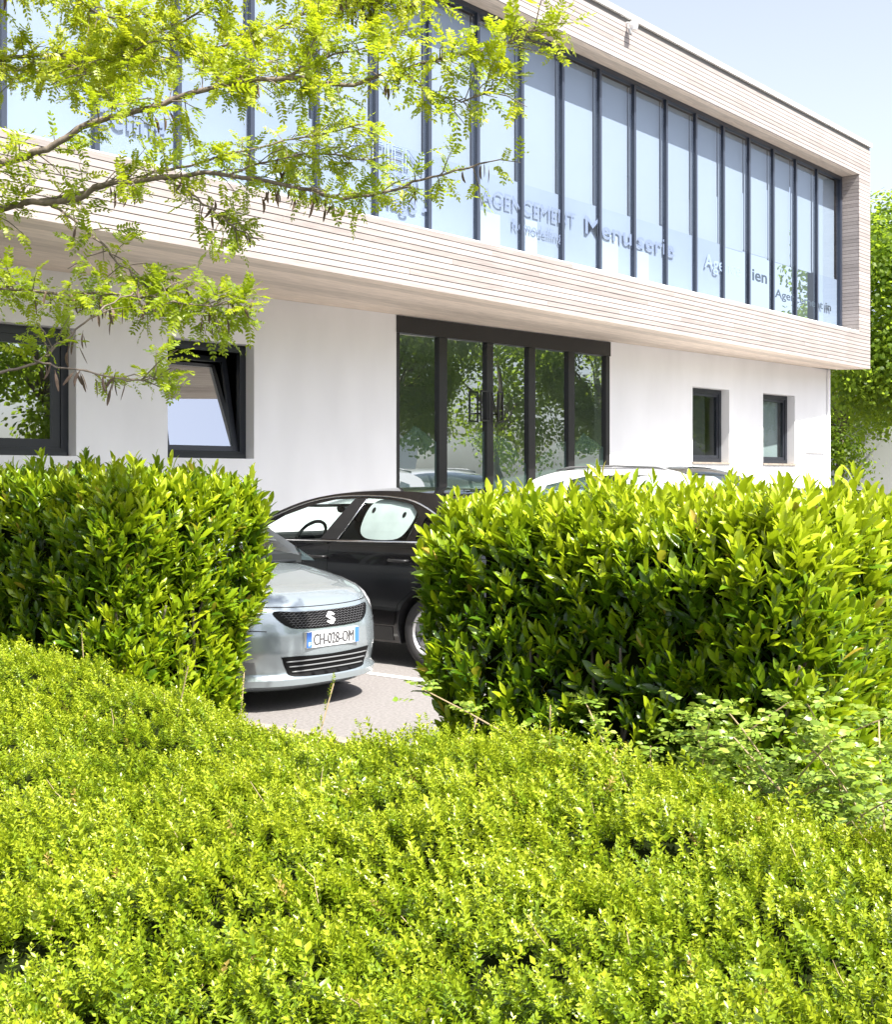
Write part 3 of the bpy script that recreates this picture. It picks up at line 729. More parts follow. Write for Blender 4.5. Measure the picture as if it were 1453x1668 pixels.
for sg in (1, -1):
    poly_tube('chrome_trim', [(x, sg * (c.wc(z) + .004), z) for x, z in smooth_poly([(1.12, 1.10), (.95, 1.195), (.75, 1.29), (.40, 1.412), (.05, 1.475), (-.35, 1.49), (-.75, 1.475), (-1.05, 1.42), (-1.45, 1.26)], 4, False)], .008, 'chrome', root)
    poly_tube('belt_trim', [(x, sg * (c.wc(1.06) + .006), z) for x, z in ((1.1, 1.062), (0, 1.074), (-1.45, 1.098))], .008, 'chrome', root)
    v, f = patch([(.04, 1.09), (-.22, 1.46), (-.375, 1.466), (-.19, 1.09)], lambda a, b: (a, sg * (c.wc(b) + .003), b), .1)
    obj('pillar_cover', v, f, 'grey_plastic' if False else 'black_plastic', root, False)
    poly_tube('pillar_trim', [(x, sg * (c.wc(z) + .004), z) for x, z in ((-.185, 1.09), (-.375, 1.46))], .006, 'chrome', root)
    d1 = c.spatch('door', [(1.02, .36), (1.08, 1.03), (-.095, 1.03), (-.095, .36)], 'black_paint', sg, .003, .05)
    d2 = c.spatch('door', [(-.107, .36), (-.107, 1.03), (-1.22, 1.035), (-1.28, .78), (-.98, .55), (-.92, .36)], 'black_paint', sg, .003, .05)
    for d_, x in ((d1, .03), (d2, -.98)):
        poly_tube('handle', [c.side(x + dx, .93, sg, o_) for dx, o_ in ((.11, .005), (.09, .04), (0, .045), (-.09, .04), (-.11, .005))], .014, 'black_plastic', d_)
    c.spatch('sill_panel', [(1.0, .22), (1.0, .345), (-.90, .345), (-.90, .22)], 'black_plastic', sg, .006, .1)
# sunshade inside the rear side window
sh = smooth_poly([(-.40, 1.20), (-.42, 1.38), (-.52, 1.452), (-.70, 1.455), (-.90, 1.42), (-1.01, 1.36), (-.985, 1.22), (-.88, 1.115), (-.62, 1.10), (-.47, 1.12)], 4)
v, f = patch(sh, lambda a, b: (a, c.wc(b) - .03, b), .08)
shd = obj('sunshade', v, f, 'shade_white', root, False)
for x, z in ((-.49, 1.36), (-.88, 1.325)):
    v, f = patch([(x + .022 * math.cos(t * .52), z + .026 * math.sin(t * .52)) for t in range(12)], lambda a, b: (a, c.wc(b) - .027, b), .05)
    obj('suction_disc', v, f, 'black_plastic', shd, False)

# ---------------- white cars farther along
def white_car(loc, label, h=1.72):
    root = thing('parked_car', loc, label, 'car', -math.pi / 2, 'cars in the parking row')
    k_ = h / 1.6
    c = Car(root, 'white_paint',
            [.20, .26, .40, .55, .70, .82, .90, .98, 1.04, 1.09],
            [2.02, 2.1, 2.15, 2.14, 2.10, 2.02, 1.88, 1.68, 1.45, 1.25],
            [-2.0, -2.08, -2.12, -2.14, -2.12, -2.11, -2.1, -2.09, -2.08, -2.06],
            [.85, .87, .89, .905, .905, .9, .895, .885, .875, .86], 7, 3.2, (1.35, -1.35), .325, .62, 1.09, .86)
    c.body()
    c.cabin([(1.45, 1.08), (1.05, 1.28), (.62, 1.50 * k_ * .985), (.15, 1.585 * k_), (-.4, 1.60 * k_), (-1.0, 1.58 * k_), (-1.5, 1.53 * k_), (-1.85, 1.38 * k_), (-2.04, 1.09)], 3, 6,
            [[(1.08, 1.13), (.62, 1.42), (.2, 1.50 * k_), (-.2, 1.515 * k_), (-.22, 1.13)], [(-.30, 1.13), (-.28, 1.515 * k_), (-.9, 1.505 * k_), (-1.15, 1.46 * k_), (-1.18, 1.13)],
             [(-1.26, 1.13), (-1.24, 1.45 * k_), (-1.5, 1.40 * k_), (-1.66, 1.2)]])
    for x in c.wheels:
        for sg in (1, -1): c.wheel(x, sg)
    c.interior(1.1, (.1, -.8))
    for sg in (1, -1):
        c.fpatch('headlight', [(sg * .5, .80), (sg * .78, .88), (sg * .78, .74), (sg * .55, .70)], 'headlight', .004)
        poly_tube('roof_rail', [(x, sg * (c.wc(1.55 * k_) - .02), z * k_ + .02) for x, z in ((.25, 1.55), (.1, 1.58), (-.5, 1.60), (-1.2, 1.585), (-1.4, 1.55))], .014, 'grey_plastic', root)
    c.fpatch('grille', [(-.45, .72), (.45, .72), (.4, .6), (-.4, .6)], 'black_plastic')
white_car((14.2, 8.05, 0), 'white people carrier half hidden behind the right laurel hedge', 1.80)
white_car((18.9, 7.95, 0), 'white car at the far right behind the hedge, only a sliver showing', 1.5)

# ================================================================== clipped laurel hedges
def laurel_shoot(nl, seed):
    r = np.random.default_rng(seed); d = []; nn = []; T = []; sc = []
    for i in range(nl):
        az = i * 2.4 + r.uniform(-.3, .3); el = math.radians(r.uniform(8, 26) + 34 * (1 - i / nl) ** 1.3)
        dd = np.array([math.cos(az) * math.sin(el), math.sin(az) * math.sin(el), math.cos(el)])
        d.append(dd); nn.append(np.array([-math.cos(az) * math.cos(el), -math.sin(az) * math.cos(el), math.sin(el)]) + r.normal(size=3) * .25)
        T.append((0, 0, .015 * i - .05)); sc.append(r.uniform(.07, .135) * (1 - .3 * (i / nl)))
    return basis(np.array(d), np.array(nn)), np.array(T), np.array(sc)
SHOOTS = [laurel_shoot(n, 100 + i) for i, n in enumerate((6, 7, 7, 8, 6, 8))]
def face_sample(box, faces):
    (x0, x1), (y0, y1), (z0, z1) = box; out = []
    for name, dens in faces:
        if name in '-x+x': n = int((y1 - y0) * (z1 - z0) * dens); p = np.stack([np.full(n, x0 if name == '-x' else x1), rng.uniform(y0, y1, n), rng.uniform(z0, z1, n)], 1)
        elif name in '-y+y': n = int((x1 - x0) * (z1 - z0) * dens); p = np.stack([rng.uniform(x0, x1, n), np.full(n, y0 if name == '-y' else y1), rng.uniform(z0, z1, n)], 1)
        else: n = int((x1 - x0) * (y1 - y0) * dens); p = np.stack([rng.uniform(x0, x1, n), rng.uniform(y0, y1, n), np.full(n, z1)], 1)
        out.append(p)
    return np.concatenate(out)
CAM = np.array([0, 0, 1.62])
def laurel_hedge(label, box, faces, r=.22, topbright=.5, seed=0, taper=(0, 0)):
    (x0, x1), (y0, y1), (z0, z1) = box
    root = thing('laurel_hedge', ((x0 + x1) / 2, (y0 + y1) / 2, 0), label, 'hedge', 0, 'clipped laurel hedges')
    L = np.array(root.location)
    p = face_sample(box, faces)
    lo = np.array([x0 + r, y0 + r, z0 - .2]); hi = np.array([x1 - r, y1 - r, z1 - r])
    q = np.clip(p, lo, hi); nrm = p - q; nrm /= np.maximum(np.linalg.norm(nrm, axis=1, keepdims=True), 1e-5)
    bul = .045 * sines(p, 5.5, seed) + .03 * sines(p, 14, seed + 1)
    dep = rng.uniform(0, 1, len(p)) ** 2 * .16
    p = q + nrm * (r + bul - dep)[:, None]
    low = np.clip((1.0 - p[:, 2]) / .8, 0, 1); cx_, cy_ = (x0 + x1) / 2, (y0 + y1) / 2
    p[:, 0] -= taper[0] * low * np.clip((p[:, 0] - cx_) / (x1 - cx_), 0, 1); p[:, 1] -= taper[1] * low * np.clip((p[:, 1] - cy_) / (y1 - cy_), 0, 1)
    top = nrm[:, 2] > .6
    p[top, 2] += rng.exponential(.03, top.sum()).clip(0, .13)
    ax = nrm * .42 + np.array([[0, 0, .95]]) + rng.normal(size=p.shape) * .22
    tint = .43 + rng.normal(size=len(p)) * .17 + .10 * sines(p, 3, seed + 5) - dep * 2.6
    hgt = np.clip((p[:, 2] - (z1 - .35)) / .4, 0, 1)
    tint += topbright * hgt + .18 * np.clip(-nrm[:, 1], 0, 1)  # young growth near the top, plus sunlight tinted into the sunward side
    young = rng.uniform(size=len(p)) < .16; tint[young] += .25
    # leaves, shoot by shoot
    lm, lt, ls, lc = [], [], [], []
    kind = rng.integers(0, len(SHOOTS), len(p))
    B = basis(np.cross(ax, rand_dirs(len(p))), ax)                     # local Z along the shoot axis
    for k_, (M, T, sc) in enumerate(SHOOTS):
        idx = np.where(kind == k_)[0]
        s_ = rng.uniform(.8, 1.25, len(idx))
        lm.append(np.einsum('nij,ljk->nlik', B[idx], M).reshape(-1, 3, 3))
        lt.append((np.einsum('nij,lj->nli', B[idx], T) * s_[:, None, None] + p[idx][:, None]).reshape(-1, 3))
        ls.append((s_[:, None] * sc[None]).ravel())
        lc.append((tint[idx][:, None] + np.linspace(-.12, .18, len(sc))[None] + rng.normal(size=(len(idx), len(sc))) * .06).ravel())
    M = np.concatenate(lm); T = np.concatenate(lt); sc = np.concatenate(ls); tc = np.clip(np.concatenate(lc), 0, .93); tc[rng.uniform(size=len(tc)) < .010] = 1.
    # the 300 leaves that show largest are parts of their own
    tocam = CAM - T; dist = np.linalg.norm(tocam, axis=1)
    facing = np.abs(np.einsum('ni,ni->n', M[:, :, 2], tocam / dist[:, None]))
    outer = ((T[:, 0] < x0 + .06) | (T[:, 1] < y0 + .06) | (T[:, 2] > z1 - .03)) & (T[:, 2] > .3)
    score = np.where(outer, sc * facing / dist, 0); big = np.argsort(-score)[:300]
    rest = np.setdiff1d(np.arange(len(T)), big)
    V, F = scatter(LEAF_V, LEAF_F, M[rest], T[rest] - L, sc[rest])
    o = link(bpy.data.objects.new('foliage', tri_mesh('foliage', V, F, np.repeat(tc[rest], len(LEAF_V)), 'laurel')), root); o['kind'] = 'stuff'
    lib = [tri_mesh('leaf', LEAF_V, LEAF_F, np.full(len(LEAF_V), t), 'laurel') for t in np.linspace(.1, .93, 8)]
    for i in big:
        lf = link(bpy.data.objects.new('leaf', lib[int(np.clip(round((tc[i] - .1) / .83 * 7), 0, 7))]), root)
        lf.matrix_local = Matrix.Translation(Vector(T[i] - L)) @ (Matrix(M[i].tolist()) * sc[i]).to_4x4()
    # woody inside: upright stems, and a dark filler box for the shade inside
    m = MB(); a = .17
    m.box(x0 + a, x1 - a - taper[0], y0 + a, y1 - a - taper[1], .02, z1 - a - .02); m.build('dark_filler', 'hedge_core', root)
    m = MB()
    for i in range(26):
        if i % 2: xx, yy = x0 + .14, rng.uniform(y0 + .1, min(y1 - .45, y0 + 4))
        else: xx, yy = rng.uniform(x0 + .1, x1 - .5), y0 + .14
        m.tube([(xx, yy, 0), (xx + rng.normal() * .05, yy + rng.normal() * .05, .4), (xx + rng.normal() * .08, yy + rng.normal() * .08, .9)], [.014, .011, .006], 5)
    m.build('stem', 'bark', root)['kind'] = 'stuff'
    return root
laurel_hedge('clipped laurel hedge on the left whose sunlit end hides half the silver car', ((4.18, 5.42), (5.92, 10.6), (.12, 1.57)),
             [('-x', 300), ('-y', 500), ('+z', 340), ('+x', 160)], .24, .25, 3, (.26, 0))
laurel_hedge('large laurel hedge block on the right with tall lime shoots along its top', ((4.62, 5.80), (2.04, 4.12), (.20, 1.46)),
             [('-x', 400), ('-y', 420), ('+z', 460), ('+y', 200), ('+x', 200)], .22, .60, 9, (0, .20))

# ================================================================== low hedge in the foreground
def low_h(x, y):
    hb = np.interp(y, [.9, 1.46, 2.2, 2.66, 3.2, 3.6, 4.1, 4.7, 5.5, 7], [.50, .62, .72, .74, .66, .575, .60, .66, .76, .78])
    h = .62 + (hb - .62) * np.clip((x - 1.6) / 1.4, 0, 1)
    P2 = np.stack([x, y], 1)
    h = h + .030 * sines(P2, 5, 21) + .042 * sines(P2, 12, 22) + .026 * sines(P2, 26, 23)
    h -= .75 * np.clip(x - 3.65, 0, 1) ** 1.3 + 1.2 * np.clip(.9 - x, 0, 1) ** 1.5
    return h
LH = thing('low_hedge', (2.4, 3.2, 0), 'broad low hedge of tiny glossy yellow-green leaves filling the foreground', 'hedge')
LL = np.array(LH.location)
def sprig(seed):
    r = np.random.default_rng(seed); d = []; n = []; T = []; s = []; L = r.uniform(.045, .075); cur = r.normal(size=2) * .012
    for i in range(9):
        z = L * (i + .5) / 9; b = i * math.pi / 2 + r.uniform(-.2, .2)
        for a in (b, b + math.pi):
            el = math.radians(r.uniform(52, 80) - 26 * i / 9)
            d.append((math.cos(a) * math.sin(el), math.sin(a) * math.sin(el), math.cos(el)))
            n.append(np.array((-math.cos(a) * math.cos(el), -math.sin(a) * math.cos(el), math.sin(el))) + r.normal(size=3) * .2)
            T.append((cur[0] * (i / 9) ** 2, cur[1] * (i / 9) ** 2, z)); s.append(r.uniform(.015, .022) * (1.05 - .35 * i / 9))
    V, F = scatter(DIA_V, DIA_F, basis(np.array(d), np.array(n)), np.array(T), np.array(s))
    g = np.repeat(np.repeat(np.linspace(-.18, .22, 9), 2), len(DIA_V))
    return V, F, g
SPR = [sprig(300 + i) for i in range(8)]
nS = 74000
sx = rng.uniform(.75, 4.5, nS); sy = rng.uniform(-.6, 8.2, nS)
inside = (sy < 1.69 * sx + .75) & (sy > .371 * sx - .75)
sx, sy = sx[inside], sy[inside]
keep = rng.uniform(size=len(sx)) < np.clip(3.4 / np.hypot(sx, sy), .62, 1.); sx, sy = sx[keep], sy[keep]
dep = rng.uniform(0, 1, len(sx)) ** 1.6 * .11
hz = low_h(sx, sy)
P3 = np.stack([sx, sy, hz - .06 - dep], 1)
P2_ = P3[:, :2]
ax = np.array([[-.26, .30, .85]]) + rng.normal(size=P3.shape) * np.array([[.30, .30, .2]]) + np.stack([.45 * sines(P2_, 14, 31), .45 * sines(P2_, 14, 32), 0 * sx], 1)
tl_ = np.clip(.73 + rng.normal(size=len(sx)) * .15 - dep * 4.2 + .13 * sines(P3[:, :2], 12, 22) + .10 * sines(P3[:, :2], 3, 5), 0.02, 1)  # shade between tufts put into the tint: deep and dipped sprigs darker
scl = rng.uniform(.8, 1.3, len(sx))
shoots = rng.uniform(size=len(sx)) < .012; scl[shoots] *= 1.7; P3[shoots, 2] += .02; ax[shoots, :2] *= .5
B = basis(np.cross(ax, rand_dirs(len(ax))), ax)
dist = np.linalg.norm(P3 - CAM, axis=1); front = (dep < .03) & (P3[:, 1] > .40 * sx) & (P3[:, 1] < 1.55 * sx) & (dist > 2.2)
order = np.argsort(np.where(front, dist, 99)); big = order[:300]; rest = order[300:]
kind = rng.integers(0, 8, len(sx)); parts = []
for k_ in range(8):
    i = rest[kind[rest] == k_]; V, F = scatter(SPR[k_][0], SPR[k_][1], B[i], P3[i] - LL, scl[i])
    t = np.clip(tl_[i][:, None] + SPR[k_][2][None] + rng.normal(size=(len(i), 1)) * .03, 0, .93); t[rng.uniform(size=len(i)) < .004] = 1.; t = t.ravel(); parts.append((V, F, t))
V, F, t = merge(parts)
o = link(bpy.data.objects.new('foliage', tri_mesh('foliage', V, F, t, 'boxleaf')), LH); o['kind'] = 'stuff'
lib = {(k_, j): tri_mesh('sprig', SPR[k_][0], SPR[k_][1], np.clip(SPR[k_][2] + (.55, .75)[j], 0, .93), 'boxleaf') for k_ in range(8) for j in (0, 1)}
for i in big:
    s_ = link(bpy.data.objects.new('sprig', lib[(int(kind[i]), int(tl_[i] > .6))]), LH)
    s_.matrix_local = Matrix.Translation(Vector(P3[i] - LL)) @ (Matrix(B[i].tolist()) * float(scl[i])).to_4x4()
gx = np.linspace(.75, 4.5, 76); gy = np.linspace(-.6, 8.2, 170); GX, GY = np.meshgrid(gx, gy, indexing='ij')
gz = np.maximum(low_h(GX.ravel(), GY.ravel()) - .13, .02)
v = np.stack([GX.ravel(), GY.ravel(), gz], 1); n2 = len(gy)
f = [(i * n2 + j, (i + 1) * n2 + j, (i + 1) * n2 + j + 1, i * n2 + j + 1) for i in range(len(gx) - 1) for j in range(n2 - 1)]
obj('dark_filler', v.tolist(), f, 'hedge_core', LH)  # dark filler sheet, so gaps between sprigs read as shade
TWG = MB()
for i in rng.choice(len(sx), 240, replace=False):
    b_ = P3[i] + np.array([0, 0, .0]); d_ = np.array([rng.normal() * .5 - .2, rng.normal() * .5 + .2, 1.]); l_ = rng.uniform(.05, .09)
    TWG.tube([b_, b_ + d_ * l_ * .5 + rng.normal(size=3) * .006, b_ + d_ * l_], [.0016, .0013, .0008], 4)
TWG.build('twig', 'stem_tan', LH)['kind'] = 'stuff'
# a few long shoots standing up along the far edge
for (x, y, h) in ((3.75, 4.35, .30), (3.9, 4.05, .38), (3.95, 3.72, .26), (4.0, 3.5, .34), (4.02, 3.3, .28), (4.1, 3.05, .3), (3.9, 2.75, .26), (4.0, 5.9, .36), (3.6, 4.6, .24), (4.0, 2.4, .28)):
    z0 = float(low_h(np.array([x]), np.array([y]))[0]) - .12; pts = []
    lean = rng.normal(size=2) * .06
    prts = []
    for q_ in range(7):
        tt = q_ / 6; base = np.array([[x + lean[0] * tt, y + lean[1] * tt, z0 + h * tt]]); pts.append(base[0])
        sp_ = SPR[q_ % 8]; a_ = np.array([[lean[0] + rng.normal() * .2, lean[1] + rng.normal() * .2, 1.]])
        V, F = scatter(sp_[0], sp_[1], basis(np.cross(a_, rand_dirs(1)), a_), base - LL, np.array([.9]))
        prts.append((V, F, np.clip(sp_[2] + .72, 0, .93)))
    V, F, t = merge(prts)
    st = link(bpy.data.objects.new('long_shoot', tri_mesh('long_shoot', V, F, t, 'boxleaf')), LH); st['kind'] = 'stuff'
    m = MB(); m.tube([p_ for p_ in pts], .003, 5); m.build('stem', 'stem_tan', st)

# ================================================================== wild rose in front of the right hedge
RB = thing('rose_bush', (4.3, 2.35, 0), 'pale-leaved wild rose with arching tan canes against the right laurel hedge', 'shrub')
RL = np.array(RB.location); canes = []
for i in range(32):
    b0 = np.array([rng.uniform(4.0, 4.6), rng.uniform(1.45, 2.5), 0.05]); d = np.array([rng.normal() * .26 - .10, rng.normal() * .28, 1.])
    L = rng.uniform(.62, 1.02); bend = np.array([rng.normal() * .25, rng.normal() * .3, -.18])
    canes.append([b0 + d * L * t + bend * t * t * L for t in np.linspace(0, 1, 9)])
Tl = []; dl = []; nl = []; sl_ = []
for pts in canes:
    m = MB(); m.tube(pts, np.linspace(.006, .0025, 9), 5); m.build('cane', 'stem_tan', RB)
    for j in range(2, 9):
        for _ in range(6):
            p0 = pts[j] + rng.normal(size=3) * .02; a = rng.uniform(0, 6.28); dd = np.array([math.cos(a), math.sin(a), rng.uniform(.05, .6)])
            for u in (.25, .5, .75, 1.0):
                for sd in (-1, 1):
                    sidev = np.array([-dd[1], dd[0], .1]) * sd
                    Tl.append(p0 + dd * .085 * u); dl.append(sidev * .8 + dd * .5 + np.array([0, 0, -.15])); nl.append(np.array([0, -.2, 1.]) + rng.normal(size=3) * .7); sl_.append(rng.uniform(.022, .042))
Tl = np.array(Tl); Ml = basis(np.array(dl), np.array(nl)); sl_ = np.array(sl_); wide = OVAL_V * np.array([1.15, 1, 2.2])
tr_ = np.clip(.55 + rng.normal(size=len(Tl)) * .2, 0, 1)
dist = np.linalg.norm(Tl - CAM, axis=1); big = np.argsort(-(Tl[:, 2] - Tl[:, 0] * .6) + rng.uniform(0, .2, len(Tl)))[:300]; rest = np.setdiff1d(np.arange(len(Tl)), big)
V, F = scatter(wide, OVAL_F, Ml[rest], Tl[rest] - RL, sl_[rest])
o = link(bpy.data.objects.new('foliage', tri_mesh('foliage', V, F, np.repeat(tr_[rest], len(wide)), 'roseleaf')), RB); o['kind'] = 'stuff'
lib = [tri_mesh('leaf', wide, OVAL_F, np.full(len(wide), t_), 'roseleaf') for t_ in (.3, .5, .7, .9)]
for i in big:
    lf = link(bpy.data.objects.new('leaf', lib[int(np.clip(tr_[i] * 4, 0, 3))]), RB)
    lf.matrix_local = Matrix.Translation(Vector(Tl[i] - RL)) @ (Matrix(Ml[i].tolist()) * float(sl_[i])).to_4x4()

# ================================================================== locust tree reaching in from the left
BR = [  # branch points from image pixels at chosen depths, then scaled about the camera
 [(3.15, 8.22, 2.98), (3.6, 7.45, 3.23), (4.0, 6.76, 3.48), (4.13, 6.48, 3.56), (4.26, 6.21, 3.68), (4.47, 5.84, 3.78), (4.6, 5.58, 3.84), (4.83, 5.18, 3.88), (4.97, 4.9, 3.81), (5.18, 4.65, 3.9), (5.29, 4.41, 3.94), (5.39, 4.18, 3.97), (5.55, 3.99, 4.07)],
 [(4.83, 5.18, 3.88), (4.9, 5.1, 3.97), (4.97, 5.12, 4.13), (5.06, 5.13, 4.32)],
 [(4.84, 5.18, 3.88), (5.06, 5.13, 4.03), (5.25, 5.03, 4.11), (5.39, 4.86, 4.17)],
 [(4.6, 5.58, 3.84), (4.87, 5.48, 4.01), (5.03, 5.39, 4.1)],
 [(5.18, 4.65, 3.9), (5.23, 4.48, 3.75), (5.31, 4.28, 3.69), (5.42, 4.15, 3.77)],
 [(3.26, 8.54, 2.84), (3.9, 7.66, 3.21), (4.23, 7.15, 3.32), (4.32, 7.03, 3.35), (4.5, 6.71, 3.37), (4.55, 6.54, 3.43), (4.78, 6.15, 3.46), (4.94, 5.83, 3.45), (5.16, 5.47, 3.37), (5.28, 5.22, 3.29), (5.45, 5.0, 3.32), (5.57, 4.76, 3.39), (5.71, 4.47, 3.46)],
 [(4.32, 7.03, 3.35), (4.73, 6.79, 3.48), (5.02, 6.66, 3.62), (5.29, 6.55, 3.71), (5.65, 6.35, 3.85), (5.92, 6.05, 3.95), (6.09, 5.81, 4.01)],
 [(4.94, 5.83, 3.45), (5.21, 5.76, 3.58), (5.45, 5.57, 3.64), (5.6, 5.29, 3.58)],
 [(4.78, 6.15, 3.46), (4.86, 5.96, 3.29), (4.92, 5.76, 3.14), (4.97, 5.58, 3.04)],
 [(3.32, 8.69, 2.66), (3.92, 7.31, 2.77), (4.07, 6.89, 2.77), (4.26, 6.54, 2.74), (4.41, 6.26, 2.72), (4.55, 5.97, 2.69), (4.67, 5.73, 2.63), (4.81, 5.55, 2.66)],
 [(3.2, 8.38, 2.17), (3.54, 6.61, 2.19), (3.68, 6.22, 2.21), (3.81, 6.08, 2.27), (3.94, 6.02, 2.39), (4.1, 5.93, 2.56), (4.32, 5.92, 2.68)],
 [(3.81, 6.08, 2.27), (3.86, 5.89, 2.23), (4.05, 5.67, 2.17), (4.15, 5.55, 2.16), (4.19, 5.5, 2.2)],
 [(3.44, 9.0, 3.81), (4.02, 8.31, 4.23), (4.47, 7.54, 4.39), (4.63, 7.37, 4.43), (4.71, 7.15, 4.38), (4.81, 6.9, 4.39), (5.05, 6.63, 4.53), (5.18, 6.23, 4.65), (5.31, 6.09, 4.82)],
 [(3.49, 9.15, 3.64), (4.09, 8.45, 4.23), (4.63, 7.82, 4.42), (4.78, 7.61, 4.4), (4.94, 7.42, 4.43), (5.32, 6.97, 4.48), (5.7, 6.52, 4.62), (5.8, 6.28, 4.69), (5.87, 6.09, 4.81), (5.96, 5.97, 5.0)],
 [(4.71, 7.15, 4.38), (4.5, 6.61, 4.11), (4.51, 6.37, 4.14), (4.54, 6.1, 4.19), (4.68, 5.92, 4.23)],
 [(4.42, 6.92, 3.36), (4.51, 6.7, 3.2), (4.55, 6.54, 3.06), (4.58, 6.38, 2.92), (4.67, 6.18, 2.79), (4.76, 5.94, 2.71), (4.8, 5.79, 2.61)],
 [(2.96, 7.76, 3.69), (3.51, 6.89, 4.2), (4.06, 6.22, 4.62), (4.78, 5.58, 4.64), (5.19, 5.31, 4.53), (5.38, 5.09, 4.42), (5.52, 4.93, 4.4), (5.61, 4.81, 4.46)],
 [(3.26, 8.54, 4.29), (3.81, 7.87, 5.06), (4.45, 7.11, 4.82), (4.63, 6.68, 4.53), (4.8, 6.48, 4.51)],
]
#        thick, leaves per metre, pods per metre, first fraction with leaves
BS = [(.026, 40, 6, .20), (.008, 60, 0, .1), (.008, 60, 0, .1), (.007, 60, 0, .1), (.007, 50, 0, .1),
      (.027, 24, 26, .22), (.014, 30, 10, .15), (.008, 38, 4, .1), (.007, 34, 16, .2),
      (.012, 38, 22, .25), (.012, 10, 8, .55), (.006, 30, 34, .35),
      (.018, 60, 10, .2), (.018, 60, 14, .2), (.010, 60, 8, .2), (.010, 44, 30, .15), (.020, 60, 34, .25), (.014, 60, 20, .3)]
TB = Vector((3.1, 8.7, 0))
LT = thing('locust_tree', TB, 'locust tree reaching in from the left with feathery leaves and dry brown pods', 'tree')
TL = np.array(TB)
m = MB(); m.tube([(3.1, 8.7, -.05), (3.11, 8.68, .5), (3.14, 8.62, 1.5), (3.18, 8.5, 2.6), (3.25, 8.6, 3.8), (3.2, 8.75, 5.0), (3.25, 8.8, 6.6)], [.19, .15, .135, .12, .10, .075, .035], 12)
trunk = m.build('trunk', 'bark', LT, True, True)
TW = MB(); cl_T = []; cl_d = []; cl_n = []; pods = []
def grow(pts, th, dens, pdens, f0, twig=True):
    C_ = [Vector(p) for p in smooth_poly(pts, 5, False)]
    C_ = [p + Vector(rng.normal(size=3) * .006) for p in C_]
    n = len(C_); m = MB(); m.tube(C_, list(np.linspace(th * .95, max(.0035, th * .18), n)), 7); m.build('branch', 'bark', LT, True, True)
    s = [0.]
    for a, b in zip(C_[:-1], C_[1:]): s.append(s[-1] + (b - a).length)
    L = s[-1]; s = np.array(s); A = np.array([tuple(p) for p in C_])
    def at(u): return np.array([np.interp(u, s, A[:, c_]) for c_ in range(3)])
    nt = int(L * (1 - f0) * dens / 1.65) + 1
    for _ in range(nt):
        u = f0 * L + (1 - f0) * L * rng.uniform() ** .85; p = at(u); tdir = at(min(L, u + .05)) - at(max(0, u - .05)); tdir /= np.linalg.norm(tdir) + 1e-6
        d = tdir * .6 + rng.normal(size=3) * np.array([.6, .6, .5]) + np.array([0, 0, .05]); d /= np.linalg.norm(d)
        Lw = rng.uniform(.06, .30); e = p + d * Lw + np.array([0, 0, -.02])
        TW.tube([p, p + d * Lw * .5 + np.array([0, 0, .01]), e], [.0042, .0033, .002], 4)
        for q_ in range(rng.integers(5, 9)):
            b = p + (e - p) * rng.uniform(.25, 1); dd = d * .7 + rng.normal(size=3) * .6 + np.array([0, 0, .06])
            cl_T.append(b); cl_d.append(dd / np.linalg.norm(dd)); cl_n.append(np.array([-.15, -.35, 1.]) + rng.normal(size=3) * .35)
    k_ = 0
    while k_ < pdens * .75 * L * (1 - f0 * .6):
        p = at((f0 * .6 + (1 - f0 * .6) * rng.uniform()) * L)
        for _ in range(rng.integers(2, 7)): pods.append(p + rng.normal(size=3) * np.array([.05, .05, .028]) + np.array([0, 0, -.01])); k_ += 1
for pts, (th, dens, pd, f0) in zip(BR, BS): grow(pts, th, dens, pd, f0)
# the rest of the crown, unseen; forward limbs added to shade the left hedge
for (pts, th) in (([(3.5, 6.9, 4.25), (3.42, 5.7, 4.75), (3.55, 4.7, 4.85), (3.68, 3.7, 4.8)], .03), ([(3.42, 5.7, 4.75), (3.3, 4.8, 4.6), (3.4, 4.0, 4.55)], .02), ([(3.55, 4.7, 4.85), (3.7, 4.3, 4.6), (3.8, 3.9, 4.5)], .015),
                  ([(3.2, 8.7, 4.6), (3.4, 7.7, 5.1), (3.7, 6.5, 5.3)], .035), ([(3.2, 8.7, 4.8), (3.5, 8.3, 5.2), (4.0, 7.4, 5.4)], .035), ([(3.4, 7.7, 5.1), (3.3, 6.7, 5.2), (3.2, 5.7, 5.1)], .025),
                  ([(3.2, 8.7, 4.4), (3.8, 8.8, 4.9), (4.3, 8.4, 5.2)], .03), ([(3.22, 8.75, 5.2), (3.6, 7.8, 5.8), (3.9, 7.0, 6.1)], .03), ([(3.2, 8.7, 4.6), (2.5, 8.9, 5.4), (1.8, 9.1, 6.0)], .035),
                  ([(3.2, 8.6, 3.9), (2.5, 8.0, 4.7), (1.9, 7.4, 5.3)], .035), ([(3.22, 8.75, 5.4), (3.5, 9.6, 6.0), (3.7, 10.2, 6.5)], .03), ([(3.24, 8.8, 6.2), (3.3, 8.6, 7.2), (3.4, 8.4, 7.9)], .025),
                  ([(3.2, 8.6, 3.6), (2.7, 9.6, 4.3), (2.4, 10.3, 4.8)], .03), ([(3.4, 7.7, 5.1), (3.7, 7.5, 4.7), (3.9, 7.2, 4.3)], .02), ([(3.2, 8.7, 4.2), (3.5, 8.0, 4.4), (3.8, 7.6, 4.2)], .025)):
    grow(pts, th, 40, 4, .25)
TW.build('twig', 'bark', LT)['kind'] = 'stuff'
